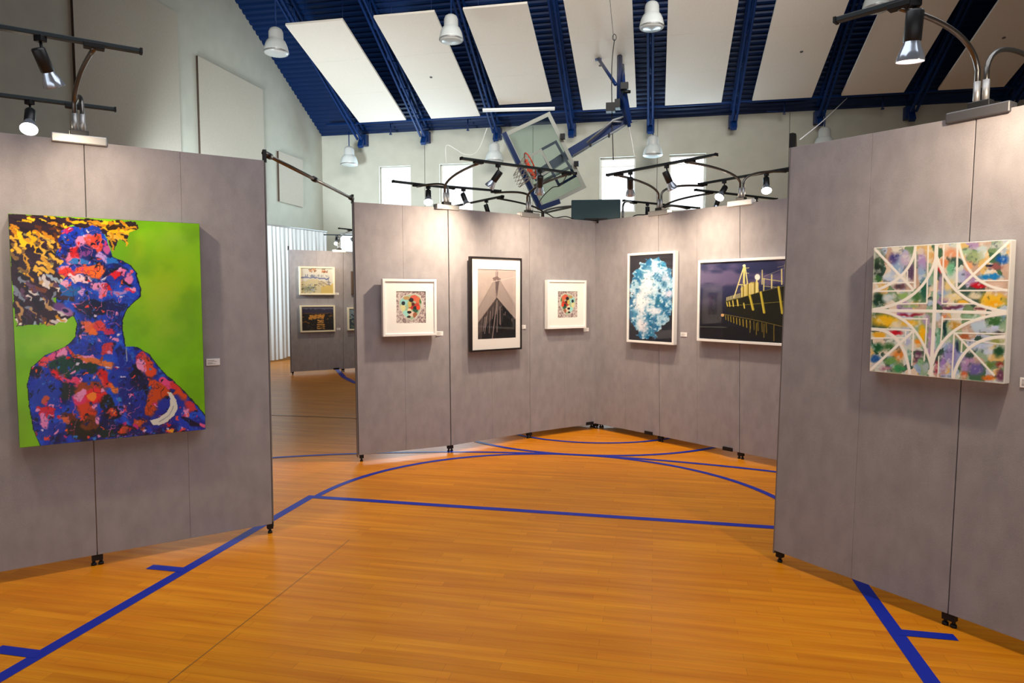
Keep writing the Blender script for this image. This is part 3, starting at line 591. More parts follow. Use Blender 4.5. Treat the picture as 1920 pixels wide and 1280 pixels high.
    A.line([(584,100),(575,570),(555,1045)], 22, Wt); A.line([(128,565),(580,578),(1085,600)], 18, Wt)
    A.line([(584,100),(575,570),(555,1045)], 27, Wt); A.line([(128,565),(580,578),(1085,600)], 22, Wt)
    for P, w in [([(140,125),(420,420)],15),([(1098,92),(740,420)],15),([(118,995),(428,715)],15),([(1000,1035),(722,735)],12),
        (q((435,105),(420,340),(135,430)),16),(q((580,200),(500,520),(135,560)),17),(q((590,200),(690,540),(1085,588)),17),(q((742,95),(790,400),(1088,440)),15),
        (q((128,700),(360,700),(405,1030)),18),(q((130,572),(440,570),(555,960)),16),(q((565,950),(640,640),(1085,600)),17),(q((712,1060),(770,760),(1075,765)),19),
        ([(435,110),(433,410)],12),([(525,115),(520,520)],9),([(130,430),(420,430)],9),([(130,370),(430,372)],8),([(300,522),(515,522)],8),([(380,290),(378,370)],7),([(636,110),(628,525)],9),([(732,100),(730,410)],12),([(628,525),(860,530)],8),([(745,435),(1090,440)],9),([(860,368),(1090,370)],7),
        ([(125,695),(410,712)],9),([(330,628),(525,632)],8),([(520,632),(515,800),(505,930)],8),([(120,765),(380,765)],8),([(372,715),(370,800)],7),([(428,715),(418,960)],9),([(632,620),(622,830)],9),([(632,635),(850,640)],8),([(716,740),(704,1050)],9),([(722,735),(1080,745)],8),([(770,780),(1075,820)],5),([(772,790),(768,870)],9),([(610,900),(605,1050)],7)]:
        A.line(P, w*1.25, Wt)
    A.line([(142,125),(1100,88),(1066,1092),(118,998),(142,125)], 8, (214, 210, 200), al=.5)
    return A
def art_rock(mirror):
    A = Art([(1087, 581), (1321, 584), (1321, 846), (1085, 850)], 120, 135, (168, 150, 146)); X, Y = A.X, A.Y
    n = fbm(X, Y, 9, 4, 3); A.lay(np.clip(n*5, 0, .8), (206, 196, 190)); A.lay(np.clip(-n*5, 0, .8), (104, 84, 88)); n = fbm(X, Y, 70, 8); A.lay(np.clip(n*3-.1, 0, .5), (214, 208, 200))
    A.warp(3, 14, 5); egg = [(1150,628),(1195,612),(1240,610),(1272,628),(1288,668),(1282,720),(1262,770),(1228,806),(1205,818),(1170,800),(1140,762),(1118,712),(1116,664)]
    A.poly([(1202+(x-1202)*1.1, 714+(y-714)*1.07) for x, y in egg], (196, 190, 180)); ins = A.poly(egg, (150, 176, 146)); save = A.C.copy()
    for b in [(1150,670,34,40,(140,196,190)),(1140,720,24,34,(206,204,150)),(1160,770,30,34,(150,210,200)),(1230,640,36,28,(196,84,66)),(1262,660,26,30,(196,100,64)),(1285,665,16,24,(60,110,60)),(1215,700,26,30,(110,30,20)),(1250,710,28,34,(176,50,34)),(1205,720,20,20,(168,36,28)),(1240,735,24,30,(30,80,60)),(1192,740,18,20,(226,200,160)),(1210,770,30,24,(214,190,170)),(1236,780,20,26,(150,90,60)),(1195,690,16,30,(190,170,90)),(1170,640,30,16,(170,140,90)),
              (1207,655,21,20,(24,12,14)),(1145,682,16,19,(10,28,40)),(1190,755,18,13,(20,8,10)),(1187,794,16,10,(40,12,10)),(1222,690,14,12,(60,16,10)),(1262,720,16,20,(214,60,30)),(1236,720,14,16,(16,30,30))]:
        A.blob(*b, soft=.25)
    A.C = np.where(ins[..., None], A.C, save)
    if mirror: A.C = A.C[:, ::-1].copy()
    return A
def art_arch():
    A = Art([(890, 197), (1218, 205), (1222, 748), (893, 762)], 130, 190, (190, 174, 168)); X, Y = A.X, A.Y; r = random.Random(3)
    A.lay(np.clip((Y-200)/900, 0, .4), (150, 136, 130)); n = fbm(X, Y, 50, 3); A.lay(np.clip(n, 0, .2), (214, 200, 190))
    A.poly([(1056,250),(1260,540),(1260,770),(870,770),(870,550)], (160, 146, 140)); A.poly([(1040,270),(1082,270),(1062,400),(1056,430)], (100, 86, 84)); A.line([(1056,200),(1056,290)], 14, (170, 150, 146)); A.line([(1048,220),(1046,420)], 3, (120, 106, 104)); A.line([(1064,220),(1060,400)], 4, (90, 80, 80))
    A.poly([(1020,270),(1056,256),(1092,276),(1084,290),(1056,280),(1030,290)], (120, 100, 96)); A.line([(1050,256),(880,560)], 3, (140, 124, 120)); A.line([(1070,262),(1240,560)], 3, (140, 124, 120))
    A.line([(1010,302),(1210,262)], 4, (214, 200, 192))
    A.poly([(1054,425),(1230,610),(1230,770),(880,770),(880,640)], (22, 22, 26)); A.poly([(1054,425),(1110,490),(1040,560),(960,660),(885,740),(880,640)], (70, 62, 62))
    for k in range(26):
        x = 900+k*11.5; t = r.uniform(-1, 1); y0 = 430+abs(x-1054)*1.05+r.uniform(10, 60); A.line([(x, y0), (x+(x-1054)*.10-6, y0+r.uniform(60, 260))], r.uniform(2, 6), r.choice([(120,106,104),(90,80,80),(56,50,52),(150,134,130)]))
    A.line([(1054,425),(885,640)], 6, (150, 132, 126)); A.line([(1054,425),(1225,612)], 5, (44, 38, 38)); A.line([(1060,450),(1020,755)], 8, (130, 116, 112)); A.line([(1066,470),(1060,700)], 10, (100, 90, 88)); A.line([(1085,500),(1088,640)], 10, (110, 98, 96))
    A.poly([(1120,560),(1225,650),(1225,770),(1040,770),(1080,720)], (14, 16, 20), .85)
    return A
def art_ice():
    A = Art([(170, 158), (638, 125), (648, 1068), (180, 1040)], 110, 210, (30, 32, 44)); X, Y = A.X, A.Y
    A.poly([(480,180),(660,180),(660,240),(520,215)], (10, 14, 22)); A.blob(560, 230, 120, 50, (44, 46, 60), soft=.8)
    A.warp(44, 46, 4)
    s = [(300,220),(380,185),(470,160),(500,210),(600,290),(640,420),(640,680),(600,870),(520,900),(470,1010),(400,1030),(270,1020),(250,920),(190,840),(185,500),(200,340)]
    ins = A.poly(s, (20, 110, 160)); save = A.C.copy(); n = fbm(X, Y, 90, 6); n2 = fbm(X, Y, 22, 7)
    A.lay(np.clip((n+n2*.9)*5+.5, 0, 1), (170, 210, 232)); 
    A.warp(40, 60, 5)
    for b in [(360,470,110,230,(250,252,255)),(440,260,60,110,(240,246,255)),(300,640,90,200,(246,248,255)),(560,380,60,110,(170,190,214)),(600,560,60,70,(214,214,236)),(340,900,80,110,(226,228,240)),(450,740,130,60,(220,232,246)),(300,880,40,90,(240,244,250))]:
        A.blob(*b, al=.95, soft=.7)
    A.warp(20, 40, 6)
    for b in [(480,640,44,54,(10,110,140)),(540,450,40,46,(10,96,140)),(250,330,40,60,(24,130,180)),(520,240,30,40,(30,140,190)),(600,760,40,60,(12,100,150)),(400,780,34,20,(30,120,150)),(420,960,30,50,(40,130,170)),(230,760,30,50,(70,150,190)),(500,520,14,30,(10,60,90)),(350,720,24,30,(80,150,190))]: A.blob(*b, al=.85, soft=.6)
    A.lay(np.clip(n2*6-.9, 0, .7), (255, 255, 255)); A.lay(np.clip(-fbm(X, Y, 16, 9)*6-1.1, 0, .7), (20, 70, 100))
    A.C = np.where(ins[..., None], A.C, save); return A
def art_ship():
    A = Art([(913, 235), (1850, 187), (1812, 1072), (918, 1020)], 250, 210, (50, 52, 92)); X, Y = A.X, A.Y; r = random.Random(2)
    A.warp(20, 60, 2); A.lay(np.clip((Y-480)/300, 0, 1), (8, 14, 34)); n = fbm(X, Y*1.5, 200, 12); k = np.clip(1-(Y-520)/220, 0, 1)
    A.lay(np.clip(n*4+.2, 0, .75)*k, (112, 98, 134)); A.lay(np.clip(-n*4, 0, .6)*k, (32, 40, 84)); A.blob(1240, 270, 110, 60, (120, 104, 140), al=.5, soft=.9); A.blob(1060, 500, 130, 60, (106, 92, 124), al=.5, soft=.9)
    A.warp(); A.lay(np.clip((Y-890)/14, 0, 1), (6, 10, 24)); A.line([(920,902),(1180,908)], 7, (90, 100, 90))
    Y1, Y2, HL = (236, 226, 150), (190, 170, 40), (20, 22, 10)
    for x in range(1180, 1320, 13): A.line([(x, 600-(x-1180)*.33), (x, 650-(x-1180)*.3)], 6, Y1)
    A.line([(1355,255),(1252,600)], 11, Y1); A.line([(1360,255),(1402,560)], 11, Y1); A.line([(1352,270),(1350,560)], 20, (226, 214, 130)); A.line([(1300,465),(1380,468)], 9, Y1); A.blob(1352, 262, 16, 14, (250, 246, 200)); A.line([(1365,290),(1400,286)], 5, Y1); A.line([(1370,340),(1400,345)], 5, Y1)
    A.poly([(1320,500),(1420,440),(1500,440),(1500,560),(1320,620)], (190, 170, 80)); 
    for k in range(11): A.line([(1330+k*16, 470-k*3+r.uniform(-16, 10)), (1330+k*16, 600-k*4)], r.uniform(4, 9), r.choice([Y1, (120, 104, 30), (240, 232, 170), (60, 50, 14)]))
    A.blob(1487, 385, 29, 36, (246, 244, 230)); A.line([(1480,420),(1478,550)], 16, Y1)
    A.line([(1536,310),(1534,460)], 9, Y1); A.line([(1632,360),(1630,500)], 13, Y1); A.line([(1733,300),(1733,460)], 12, Y1); A.line([(1540,400),(1740,430)], 6, Y1); A.line([(1550,480),(1760,500)], 6, (190,180,110)); A.line([(1550,380),(1800,270)], 3, (190, 180, 160)); A.line([(1553,400),(1550,530)], 10, Y1); A.line([(1690,280),(1850,240)], 3, (200,190,150)); A.line([(1778,250),(1778,460)], 26, Y1); A.line([(1830,240),(1828,450)], 16, Y1)
    A.poly([(1166,640),(1240,620),(1330,600),(1520,540),(1700,490),(1860,450),(1860,1080),(1560,1000),(1450,830),(1180,740)], HL)
    A.poly([(1120,760),(1180,770),(1450,830),(1750,900),(1860,910),(1860,1080),(1700,1060),(1500,980),(1330,890),(1130,800)], (12, 14, 10))
    A.line([(1166,640),(1330,600),(1520,540),(1700,492),(1860,452)], 5, (120, 110, 30)); A.line([(1190,690),(1500,664),(1860,630)], 4, (170, 160, 60))
    for x, y, l, w in [(1180,650,40,9),(1205,645,46,11),(1240,635,56,12),(1285,625,60,14),(1350,660,50,12)]: A.line([(x, y), (x+8, y+l)], w, (226, 206, 90))
    for x, y, l in [(1410,580,145),(1520,545,210),(1700,490,270)]: A.line([(x, y), (x+34, y+l)], 24, Y2); A.line([(x-3, y), (x+28, y+l)], 8, (226, 210, 90))
    A.line([(1130,770),(1240,790),(1500,840),(1740,900)], 5, (150, 130, 60)); A.blob(1140, 784, 18, 16, (226, 180, 120))
    for i in range(13): x = 1170+i*24+i*i*.8; A.line([(x, 785+i*7), (x+4, 830+i*11)], 6+i*.5, (176, 156, 50) if i < 9 else (110, 96, 30))
    for x in (1415, 1478, 1552, 1650): A.line([(x, 860+(x-1415)*.1), (x-2, 960+(x-1415)*.35)], 9, (130, 114, 40))
    return A
def art_land(kind):
    A = Art([(0, 0), (280, 0), (280, 220), (0, 220)], 80, 64, (196, 192, 180)); X, Y = A.X, A.Y; r = random.Random(4+kind)
    A.warp(10, 20, kind+2)
    if kind == 0:
        A.poly([(0,120),(120,90),(280,150),(280,230),(0,230)], (188, 176, 140)); A.poly([(180,160),(290,130),(290,230),(160,230)], (190, 166, 96)); A.blob(70, 180, 70, 30, (130, 130, 100), soft=.6)
        A.line([(0,85),(120,80),(240,95)], 12, (96, 104, 140)); A.line([(240,80),(244,150)], 6, (90, 96, 120))
        for _ in range(60): A.blob(r.uniform(0, 130), r.uniform(140, 220), r.uniform(3, 12), r.uniform(2, 5), r.choice([(80,90,110),(90,90,60),(180,170,120),(150,160,170)]))
        for _ in range(40): A.blob(r.choice([r.uniform(70, 130), r.uniform(160, 230)]), r.uniform(0, 35), r.uniform(4, 12), r.uniform(3, 7), r.choice([(150,90,60),(180,130,90),(110,80,60)]))
        for _ in range(26): x = r.uniform(10, 240); A.line([(x, 74), (x+r.uniform(-5, 5), 60)], 3, (90, 96, 120))
        for _ in range(16): x = r.uniform(120, 230); y = r.uniform(110, 150); A.line([(x, y), (x+30, y+12)], 3, (120, 104, 100))
    elif kind == 1:
        A.C[:] = (24, 20, 18); A.poly([(0,0),(280,0),(280,26),(0,20)], (92, 92, 112)); A.poly([(0,18),(280,24),(280,60),(0,60)], (44, 42, 62)); A.poly([(70,74),(200,70),(190,110),(60,120)], (190, 130, 50)); A.line([(10,64),(260,60)], 4, (120, 84, 50))
        for k in range(6): A.line([(140-k*1, 112+k*18), (186+k*2, 112+k*18)], 9, (206, 150, 70))
        for _ in range(60): A.blob(r.uniform(0, 280), r.uniform(70, 220), r.uniform(5, 22), r.uniform(2, 6), r.choice([(16,14,14),(40,40,30),(60,50,24),(30,34,44),(130,90,30)]))
    else:
        A.C[:] = (120, 140, 150); A.poly([(0,100),(280,80),(280,230),(0,230)], (60, 76, 84))
        for _ in range(70): A.blob(r.uniform(0, 280), r.uniform(30, 210), r.uniform(6, 20), r.uniform(5, 12), r.choice([(20,30,36),(50,70,70),(90,110,90),(150,160,150),(30,50,60)]))
    return A
PAINT = mat_vcol('acrylic_paint', .32, coat=.15, bump=.25); PRINT = mat_vcol('photo_print', .35, coat=.2); PRINTM = mat_vcol('matte_print', .7)
# ------------------------------------------------------------------ hanging pieces
class Run:
    def __init__(s, J, i0, i1):
        s.a = J[i0][0].copy(); s.b = J[i1][0]; s.u = (s.b-s.a).normalized(); s.n = Vector((s.u.y, -s.u.x, 0)); s.J = J
        s.lean = lambda z: 0
    def at(s, t, z, off):
        # follow the panel face, whose tops lean a little
        L = 0; P = None
        j = [(jj[0]-s.a).dot(s.u) for jj in s.J]
        k = max(0, min(len(j)-2, sum(1 for v in j if v <= t)-1)); A, B = s.J[k], s.J[k+1]; w = (t-j[k])/(j[k+1]-j[k])
        bot = A[0]+(B[0]-A[0])*w; top = A[1]+(B[1]-A[1])*w; p = bot+(top-bot)*(z/top.z)
        base = s.a+s.u*t; p = Vector((base.x, base.y, 0))+s.n*((p-base).dot(s.n)); p.z = z; return p+s.n*(TH/2+off)
RL = Run(Lr, 2, 3); RM = Run(Mr, 0, 3); RN = Run(Nr, 0, 2); RR = Run(Rr, 0, 1); RF = Run(Fr, 0, 1)
def hang(run, s0, s1, z0, z1, name, lab, cat, art, kind, depth=.05, fw=.022, fmat=None, pic=None, pmat=None, glass=False, group=None):
    w, h = s1-s0, z1-z0; c = run.at((s0+s1)/2, z0, 0); c0 = run.at(s0+.01, z0, 0); c1 = run.at(s1-.01, z0, 0); u = (c1-c0).normalized()
    cc = run.at((s0+s1)/2, z1, 0); 
    k = max((c0-c).dot(run.n), (c1-c).dot(run.n), 0, (cc-c).dot(run.n)); c += run.n*(k+.004)
    e = empty(name, c, math.atan2(u.y, u.x), lab, cat, group)          # local: +x along panel, -y towards the viewer
    if kind == 'canvas':
        MB().box((0, -depth/2, h/2), (w, depth, h)).build('canvas', pmat[1], e, bevel=.003)
        art.build('painted_face', w-.004, h-.004, pmat[0], e, (0, -depth-.0015, .002))
        return e
    m = MB()
    for x in (-w/2+fw/2, w/2-fw/2): m.box((x, -depth/2, h/2), (fw, depth, h))
    for z in (fw/2, h-fw/2): m.box((0, -depth/2, z), (w-2*fw, depth, fw))
    m.build('frame', fmat, e, bevel=.002)
    MB().box((0, -.008, h/2), (w-2*fw, .012, h-2*fw)).build('backing', BLKF if kind == 'full' else MATB, e)
    if kind == 'mat':
        ps0, ps1, pz0, pz1 = pic; q = .0; y = -depth+.012
        m = MB(); X0, X1, Z0, Z1 = -w/2+fw, w/2-fw, fw, h-fw; x0, x1, zz0, zz1 = ps0-(s0+s1)/2, ps1-(s0+s1)/2, pz0-z0, pz1-z0
        m.box(((X0+x0)/2, y, h/2), (x0-X0, .004, Z1-Z0)); m.box(((X1+x1)/2, y, h/2), (X1-x1, .004, Z1-Z0))
        m.box(((x0+x1)/2, y, (Z0+zz0)/2), (x1-x0, .004, zz0-Z0)); m.box(((x0+x1)/2, y, (Z1+zz1)/2), (x1-x0, .004, Z1-zz1)); m.build('mat_board', MATB, e)
        art.build('picture', x1-x0+.004, zz1-zz0+.004, pmat, e, ((x0+x1)/2, y+.003, zz0-.002))
    else: art.build('picture', w-2*fw, h-2*fw, pmat, e, (0, -depth+.014, fw))
    if glass: MB().box((0, -depth+.006, h/2), (w-2*fw, .002, h-2*fw)).build('glass', GLZ, e)
    return e
CANV = mat('canvas_edge_green', srgb(70, 92, 16), .6); CANW = mat('canvas_edge_white', (.75, .74, .7, 1), .6)
hang(RL, -.335, .585, .745, 1.985, 'painting', 'large canvas of a colourful blue figure looking up on a bright green ground', 'painting', art_portrait(), 'canvas', .065, pmat=(PAINT, CANV))
hang(RM, .215, .745, 1.175, 1.712, 'framed_print', 'white framed print of a spotted rock on the panel nearest the left opening', 'framed picture', art_rock(False), 'mat', .055, .024, WHITE, (.347, .638, 1.296, 1.598), PRINTM, group='white framed rock prints')
hang(RM, 1.117, 1.773, .992, 1.947, 'framed_photo', 'tall black framed black and white photo of a pointed building', 'framed picture', art_arch(), 'mat', .045, .018, BLKF, (1.207, 1.698, 1.117, 1.823), PRINT, glass=True)
hang(RM, 2.135, 2.686, 1.192, 1.728, 'framed_print', 'white framed print of a spotted rock nearest the centre corner', 'framed picture', art_rock(True), 'mat', .055, .024, WHITE, (2.284, 2.563, 1.313, 1.604), PRINTM, group='white framed rock prints')
hang(RN, .55, 1.185, 1.053, 2.01, 'framed_photo', 'tall white framed photo of exploding blue and white ice on black', 'framed picture', art_ice(), 'full', .055, .024, WHITE, pmat=PRINT, glass=True)
hang(RN, 1.463, 2.47, 1.112, 1.90, 'framed_photo', 'wide white framed photo of a dark ship with yellow masts', 'framed picture', art_ship(), 'full', .045, .024, WHITE, pmat=PRINT, glass=True)
hang(RR, .56, 1.155, 1.176, 1.795, 'painting', 'square abstract canvas of white arcs and lines over colourful patches', 'painting', art_geo(), 'canvas', .05, pmat=(PAINT, CANW))
hang(RF, .176, .876, 1.572, 2.125, 'framed_painting', 'cream framed pale landscape painting, upper one on the distant panel', 'framed picture', art_land(0), 'full', .055, .03, CREAMF, pmat=PRINTM, group='landscapes on the distant panels')
hang(RF, .181, .873, .837, 1.366, 'framed_painting', 'cream framed dark landscape painting, lower one on the distant panel', 'framed picture', art_land(1), 'full', .055, .03, CREAMF, pmat=PRINTM, group='landscapes on the distant panels')
hang(RF, 1.133, 1.75, .85, 1.318, 'framed_painting', 'cream framed grey green painting cut off by the rock print wall', 'framed picture', art_land(2), 'full', .055, .03, CREAMF, pmat=PRINTM, group='landscapes on the distant panels')
hang(RF, 1.225, 1.85, 1.59, 2.05, 'framed_painting', 'dark framed painting of which a sliver shows, above the cut off one', 'framed picture', art_land(2), 'full', .055, .03, mat('brown_frame', (.09, .05, .03, 1), .5), pmat=PRINTM, group='landscapes on the distant panels')
for run, s, z, lab in [(RL, .65, 1.148, 'white label card right of the green portrait painting'), (RM, .808, 1.187, 'white label card at the left rock print'), (RM, 1.84, 1.222, 'white label card right of the black framed building photo'),
                       (RM, 2.735, 1.168, 'white label card at the right rock print beside the corner'), (RN, 1.262, 1.162, 'white label card between the ice photo and the ship photo'), (RR, 1.232, 1.185, 'white label card at the right edge beside the abstract canvas'),
                       (RF, .932, 1.595, 'white label card beside the upper distant landscape'), (RF, .955, .882, 'white label card beside the lower distant landscape')]:
    p = run.at(s, z, .003); e = empty('label_card', p, math.atan2(run.u.y, run.u.x), lab, 'label card', 'label cards beside the artworks')
    MB().box((0, 0, 0), (.078, .004, .042)).build('card', CARD, e, bevel=.0005)
    m = MB()
    for k, (w, dz) in enumerate([(.04, .011), (.052, .003), (.03, -.005), (.045, -.011)]): m.box((-.032+w/2, -.0025, dz), (w, .0006, .0018))
    m.build('printed_lines', SEAM, e)
# scuffs: curved wire marks on the fabric
# ------------------------------------------------------------------ track lights
GREYT = mat('track_dark_teal', (.02, .03, .034, 1), .4, metal=.2)
SPK = 2.3
def stand(plate_p, u, n, arms, lab, top, H=HT, plate_mat=ALU, pl=.26):
    """aluminium saddle on a panel top with curved arms; arms = list of clamp points"""
    e = empty('track_light_stand', (plate_p.x, plate_p.y, H), math.atan2(u.y, u.x), lab, 'light stand', 'light stands on the panel tops')
    MB().box((0, 0, .006), (pl, .075, .05)).build('saddle_plate', plate_mat, e, bevel=.006)
    MB().box((0, 0, .045), (.09, .05, .03)).build('arm_socket', BLKM, e, bevel=.004)
    for k, (c, side) in enumerate(arms):
        st0 = Vector((plate_p.x, plate_p.y, H+.04))+u*(.018*(1 if k else -1)); mid = Vector((st0.x, st0.y, H+.20)); hi = Vector((st0.x, st0.y, c.z+.06))
        P = [st0, mid]+bez(mid, Vector((st0.x*.92+c.x*.08, st0.y*.92+c.y*.08, c.z-.04)), c-Vector((0, 0, .025)), 12)[1:]
        sa = world_part(MB().tube(P, .0115, 10), 'support_arm', ARMM, e)
        ch = MB().tube([st0, mid-Vector((0, 0, .05))], .0145, 10); world_part(ch, 'chrome_sleeve', ALU, e).parent = sa
    return e
def track(name_lab, A, B, clamps=(), w=.036):
    u = (B-A).normalized(); e = empty('light_track', (A+B)/2, math.atan2(u.y, u.x), name_lab, 'light track', 'black light tracks on the stands')
    rl = world_part(MB().bar(A, B, w, .022), 'rail', GREYT, e, bevel=.003)
    for p, s in ((A, -1), (B, 1)): world_part(MB().bar(p, p+u*s*.012, w+.004, .026), 'end_cap', BLK, e).parent = rl
    for c in clamps: world_part(MB().bar(c-u*.045-Vector((0, 0, .014)), c+u*.045-Vector((0, 0, .014)), w+.012, .026), 'clamp', BLK, e, bevel=.003)
    return e
def spot(base, aim, lab, glow=None, power=0, size=1.0, drop=.05, spread=128, color=(1, .80, .58)):
    """track head: adapter, stem, can, flared reflector lamp"""
    e = empty('spotlight', base, 0, lab, 'spotlight', 'spotlights on the tracks')
    MB().box((0, 0, -.022), (.045, .034, .028)).build('track_adapter', BLK, e, bevel=.003)
    MB().tube([(0, 0, -.034), (.006, 0, -.05-drop*.5), (0, 0, -.055-drop)], .0065, 8).build('stem', BLK, e)
    d = (Vector(aim)-Vector(base)).normalized(); M = Matrix.Translation(Vector((0, 0, -.06-drop))) @ d.to_track_quat('Z', 'Y').to_matrix().to_4x4()
    s = size
    MB().lathe([(0, -.035*s), (.026*s, -.035*s), (.03*s, -.028*s), (.03*s, .07*s), (.026*s, .075*s)], 20, M).build('can', BLKM, e)
    rf = MB().lathe([(.026*s, .07*s), (.030*s, .085*s), (.040*s, .11*s), (.0475*s, .135*s), (.0475*s, .142*s)], 24, M).build('reflector_lamp', REFL, e)
    MB().lathe([(.0465*s, .139*s), (.03*s, .143*s), (0, .145*s)], 24, M).build('lamp_face', glow or GLOWD, rf)
    if power:
        l = bpy.data.lights.new('lamp_light', 'SPOT'); l.energy = power*SPK; l.spot_size = math.radians(spread); l.spot_blend = 1.0; l.shadow_soft_size = .04; l.color = color
        o = bpy.data.objects.new('lamp_light', l); COL.objects.link(o); o.parent = e; o.matrix_local = M @ Matrix.Translation((0, 0, .155*s)) @ Matrix.Rotation(PI, 4, 'X')
    return e
Z0 = 2.77
ZF = {}
def T2(a, b, z): return at_z(*a, z), at_z(*b, z)
def on(A, B, px):       # point of track A-B that shows at column px
    lo, hi = -1.5, 2.5
    f = lambda t: 960+F*((A+(B-A)*t)-CAMV).dot(RT)/((A+(B-A)*t)-CAMV).dot(FW)
    for _ in range(50):
        m = (lo+hi)/2
        if f(m) < px: lo = m
        else: hi = m
    return A+(B-A)*lo
def topat(J, px):
    for (a, b) in zip(J, J[1:]):
        f = lambda q: 960+F*(q-CAMV).dot(RT)/(q-CAMV).dot(FW)
        if f(a[1]) <= px <= f(b[1]): return on(a[1], b[1], px)
    return J[0][1]
# --- left stand
def seg_dir(J, k): u = (J[k+1][0]-J[k][0]).normalized(); return u, Vector((u.y, -u.x, 0))
A, B = T2((0, 51), (262, 96), 2.79); A = A-(B-A)*.9; cl = on(A, B, 176)
track('thick dark light track at the upper left, nearer the viewer than the other left one', A, B, [cl])
A2, B2 = T2((0, 178), (214, 205), 2.77); A2 = A2-(B2-A2)*.9; cl2 = on(A2, B2, 137)
track('thinner dark light track below the thick one at the upper left, behind the panel', A2, B2, [cl2])
uL, nL = seg_dir(Lr, 2); Pp = topat(Lr, 150) if False else Lr[2][1]
stand(Vector((Pp.x, Pp.y, 0))-uL*.02, uL, nL, [(cl, 1), (cl2, -1)], 'chrome light stand on top of the left grey panel', None)
p = on(A, B, 75); aimL = RL.at(-.1, 1.55, 0)
spot(p, RL.at(.35, 1.5, 0), 'spotlight with silver reflector hanging from the thick track at upper left', GLOWD, 19, 1.0, .04)
p = on(A, B, -260); spot(p, RL.at(-.6, 1.6, 0), 'added unseen spotlight beyond the left edge of view on the thick track', GLOWD, 20)  # extra head out of view, added to light the left panels
p = on(A2, B2, 55); spot(p, p+Vector((.30, -.35, -.55)), 'glowing spotlight facing the viewer on the thinner left track', GLOWW, 18, 1.0, .035)
# --- middle left wall
uM, nM = seg_dir(Mr, 1)
fA, fB = T2((738, 340), (850, 353), 2.72); c1 = on(fA, fB, 782); track('dark light track in front of the first window, left of the rock print wall stand', fA, fB, [c1])
F1, F2_ = T2((866, 297), (1078, 325), 2.755); c2 = on(F1, F2_, 897); c3 = on(F1, F2_, 1062); track('long dark light track crossing in front of the glass backboard', F1, F2_, [c2, c3])
g1, g2 = T2((833, 349), (937, 358), 2.73); c4 = on(g1, g2, 928); track('dark light track low in front of the second window', g1, g2, [c4])
pl1 = topat(Mr, 837); stand(Vector((pl1.x, pl1.y, 0)), uM, nM, [(c2, 1), (c1, -1)], 'light stand on the rock print wall below the second window', None)
pl2 = topat(Mr, 991); stand(Vector((pl2.x, pl2.y, 0)), uM, nM, [(c3, 1), (c4, -1)], 'light stand above the black framed photo panel, under the backboard corner', None)
spot(on(F1, F2_, 934), RM.at(.45, 1.55, 0), 'tilted spotlight with glowing face left of the glass backboard', GLOWD, 66, 1.0, .04)
spot(on(F1, F2_, 1013), RM.at(1.95, 1.5, 0), 'upright spotlight hanging in front of the basketball rim', GLOWD, 42, 1.0, .04)
p = on(fA, fB, 803); spot(p, p+Vector((.2, -.6, -.75)), 'brightly glowing round spotlight between the first two windows', GLOWW, 30, 1.0, .02)
p = on(g1, g2, 869); spot(p, p+Vector((.25, -.2, -.5)), 'small dark spotlight in front of the second window', GLOWD, 15, .9, .03)
# unseen head further along lighting the left end of the rock print wall
# --- middle right wall
uN, nN = seg_dir(Nr, 1)
G1, G2 = T2((1140, 328), (1342, 290), 2.755); d1 = on(G1, G2, 1160); d2 = on(G1, G2, 1294); track('long dark light track crossing in front of the third and fourth windows', G1, G2, [d1, d2])
G3, G4 = T2((1312, 345), (1483, 315), 2.76); d3 = on(G3, G4, 1318); d4 = on(G3, G4, 1474); track('dark light track above the ship photo ending beside the right panel', G3, G4, [d3, d4])
q1 = Nr[1][1]; stand(Vector((q1.x, q1.y, 0)), uN, nN, [(d1, 1), (d3, -1)], 'light stand above the seam between ice and ship photos', None)
q2 = Nr[2][1]; stand(Vector((q2.x, q2.y, 0)), uN, nN, [(d2, 1), (d4, -1)], 'chrome light stand with white plate above the ship photo', None, plate_mat=WHITE)
spot(on(G1, G2, 1182), RN.at(.55, 1.45, 0), 'upright spotlight in front of the third window', GLOWD, 34, 1.0, .04)
spot(on(G1, G2, 1250), RN.at(1.75, 1.55, 0), 'tilted dark spotlight in front of the fourth window', GLOWD, 42, 1.0, .04)
p = on(G3, G4, 1358); spot(p, p+Vector((-.28, -.45, -.5)), 'tilted spotlight with pinkish glowing face right of the fourth window', GLOWW, 20, 1.0, .035)
p = on(G3, G4, 1437); spot(p, p+Vector((-.05, -.6, -.75)), 'brightly glowing spotlight near the top edge beside the right panel', GLOWW, 25, 1.0, .02)
# --- walls behind
e1, e2 = T2((1305, 356), (1455, 373), 2.77); k1 = on(e1, e2, 1330); track('distant dark light track descending behind the ship photo stand', e1, e2, [k1])
e3, e4 = T2((1170, 376), (1310, 390), 2.76); k2 = on(e3, e4, 1188); k3 = on(e3, e4, 1288); track('distant dark light track under the third window', e3, e4, [k2, k3])
e5, e6 = T2((850, 387), (942, 368), 2.74); k4 = on(e5, e6, 938); track('distant dark light track rising under the second window', e5, e6, [k4])
e7, e8 = T2((1025, 398), (1125, 376), 2.74); k5 = on(e7, e8, 1100); track('distant dark light track beside the dark teal case', e7, e8, [k5])
uB, nB = seg_dir(BRr, 0); stand(Vector((BRr[1][1].x, BRr[1][1].y, 0)), uB, nB, [(k1, 1), (k3, -1)], 'distant light stand behind the ice photo panel', None)
stand(Vector((BRr[0][1].x+.25, BRr[0][1].y+.25, 0)), uB, nB, [(k2, -1)], 'distant light stand just behind the centre corner on the right', None)
uC, nC = seg_dir(BLr, 0); stand(Vector((BLr[1][1].x, BLr[1][1].y, 0)), uC, nC, [(k4, 1), (k5, -1)], 'distant light stand behind the right rock print panel', None)
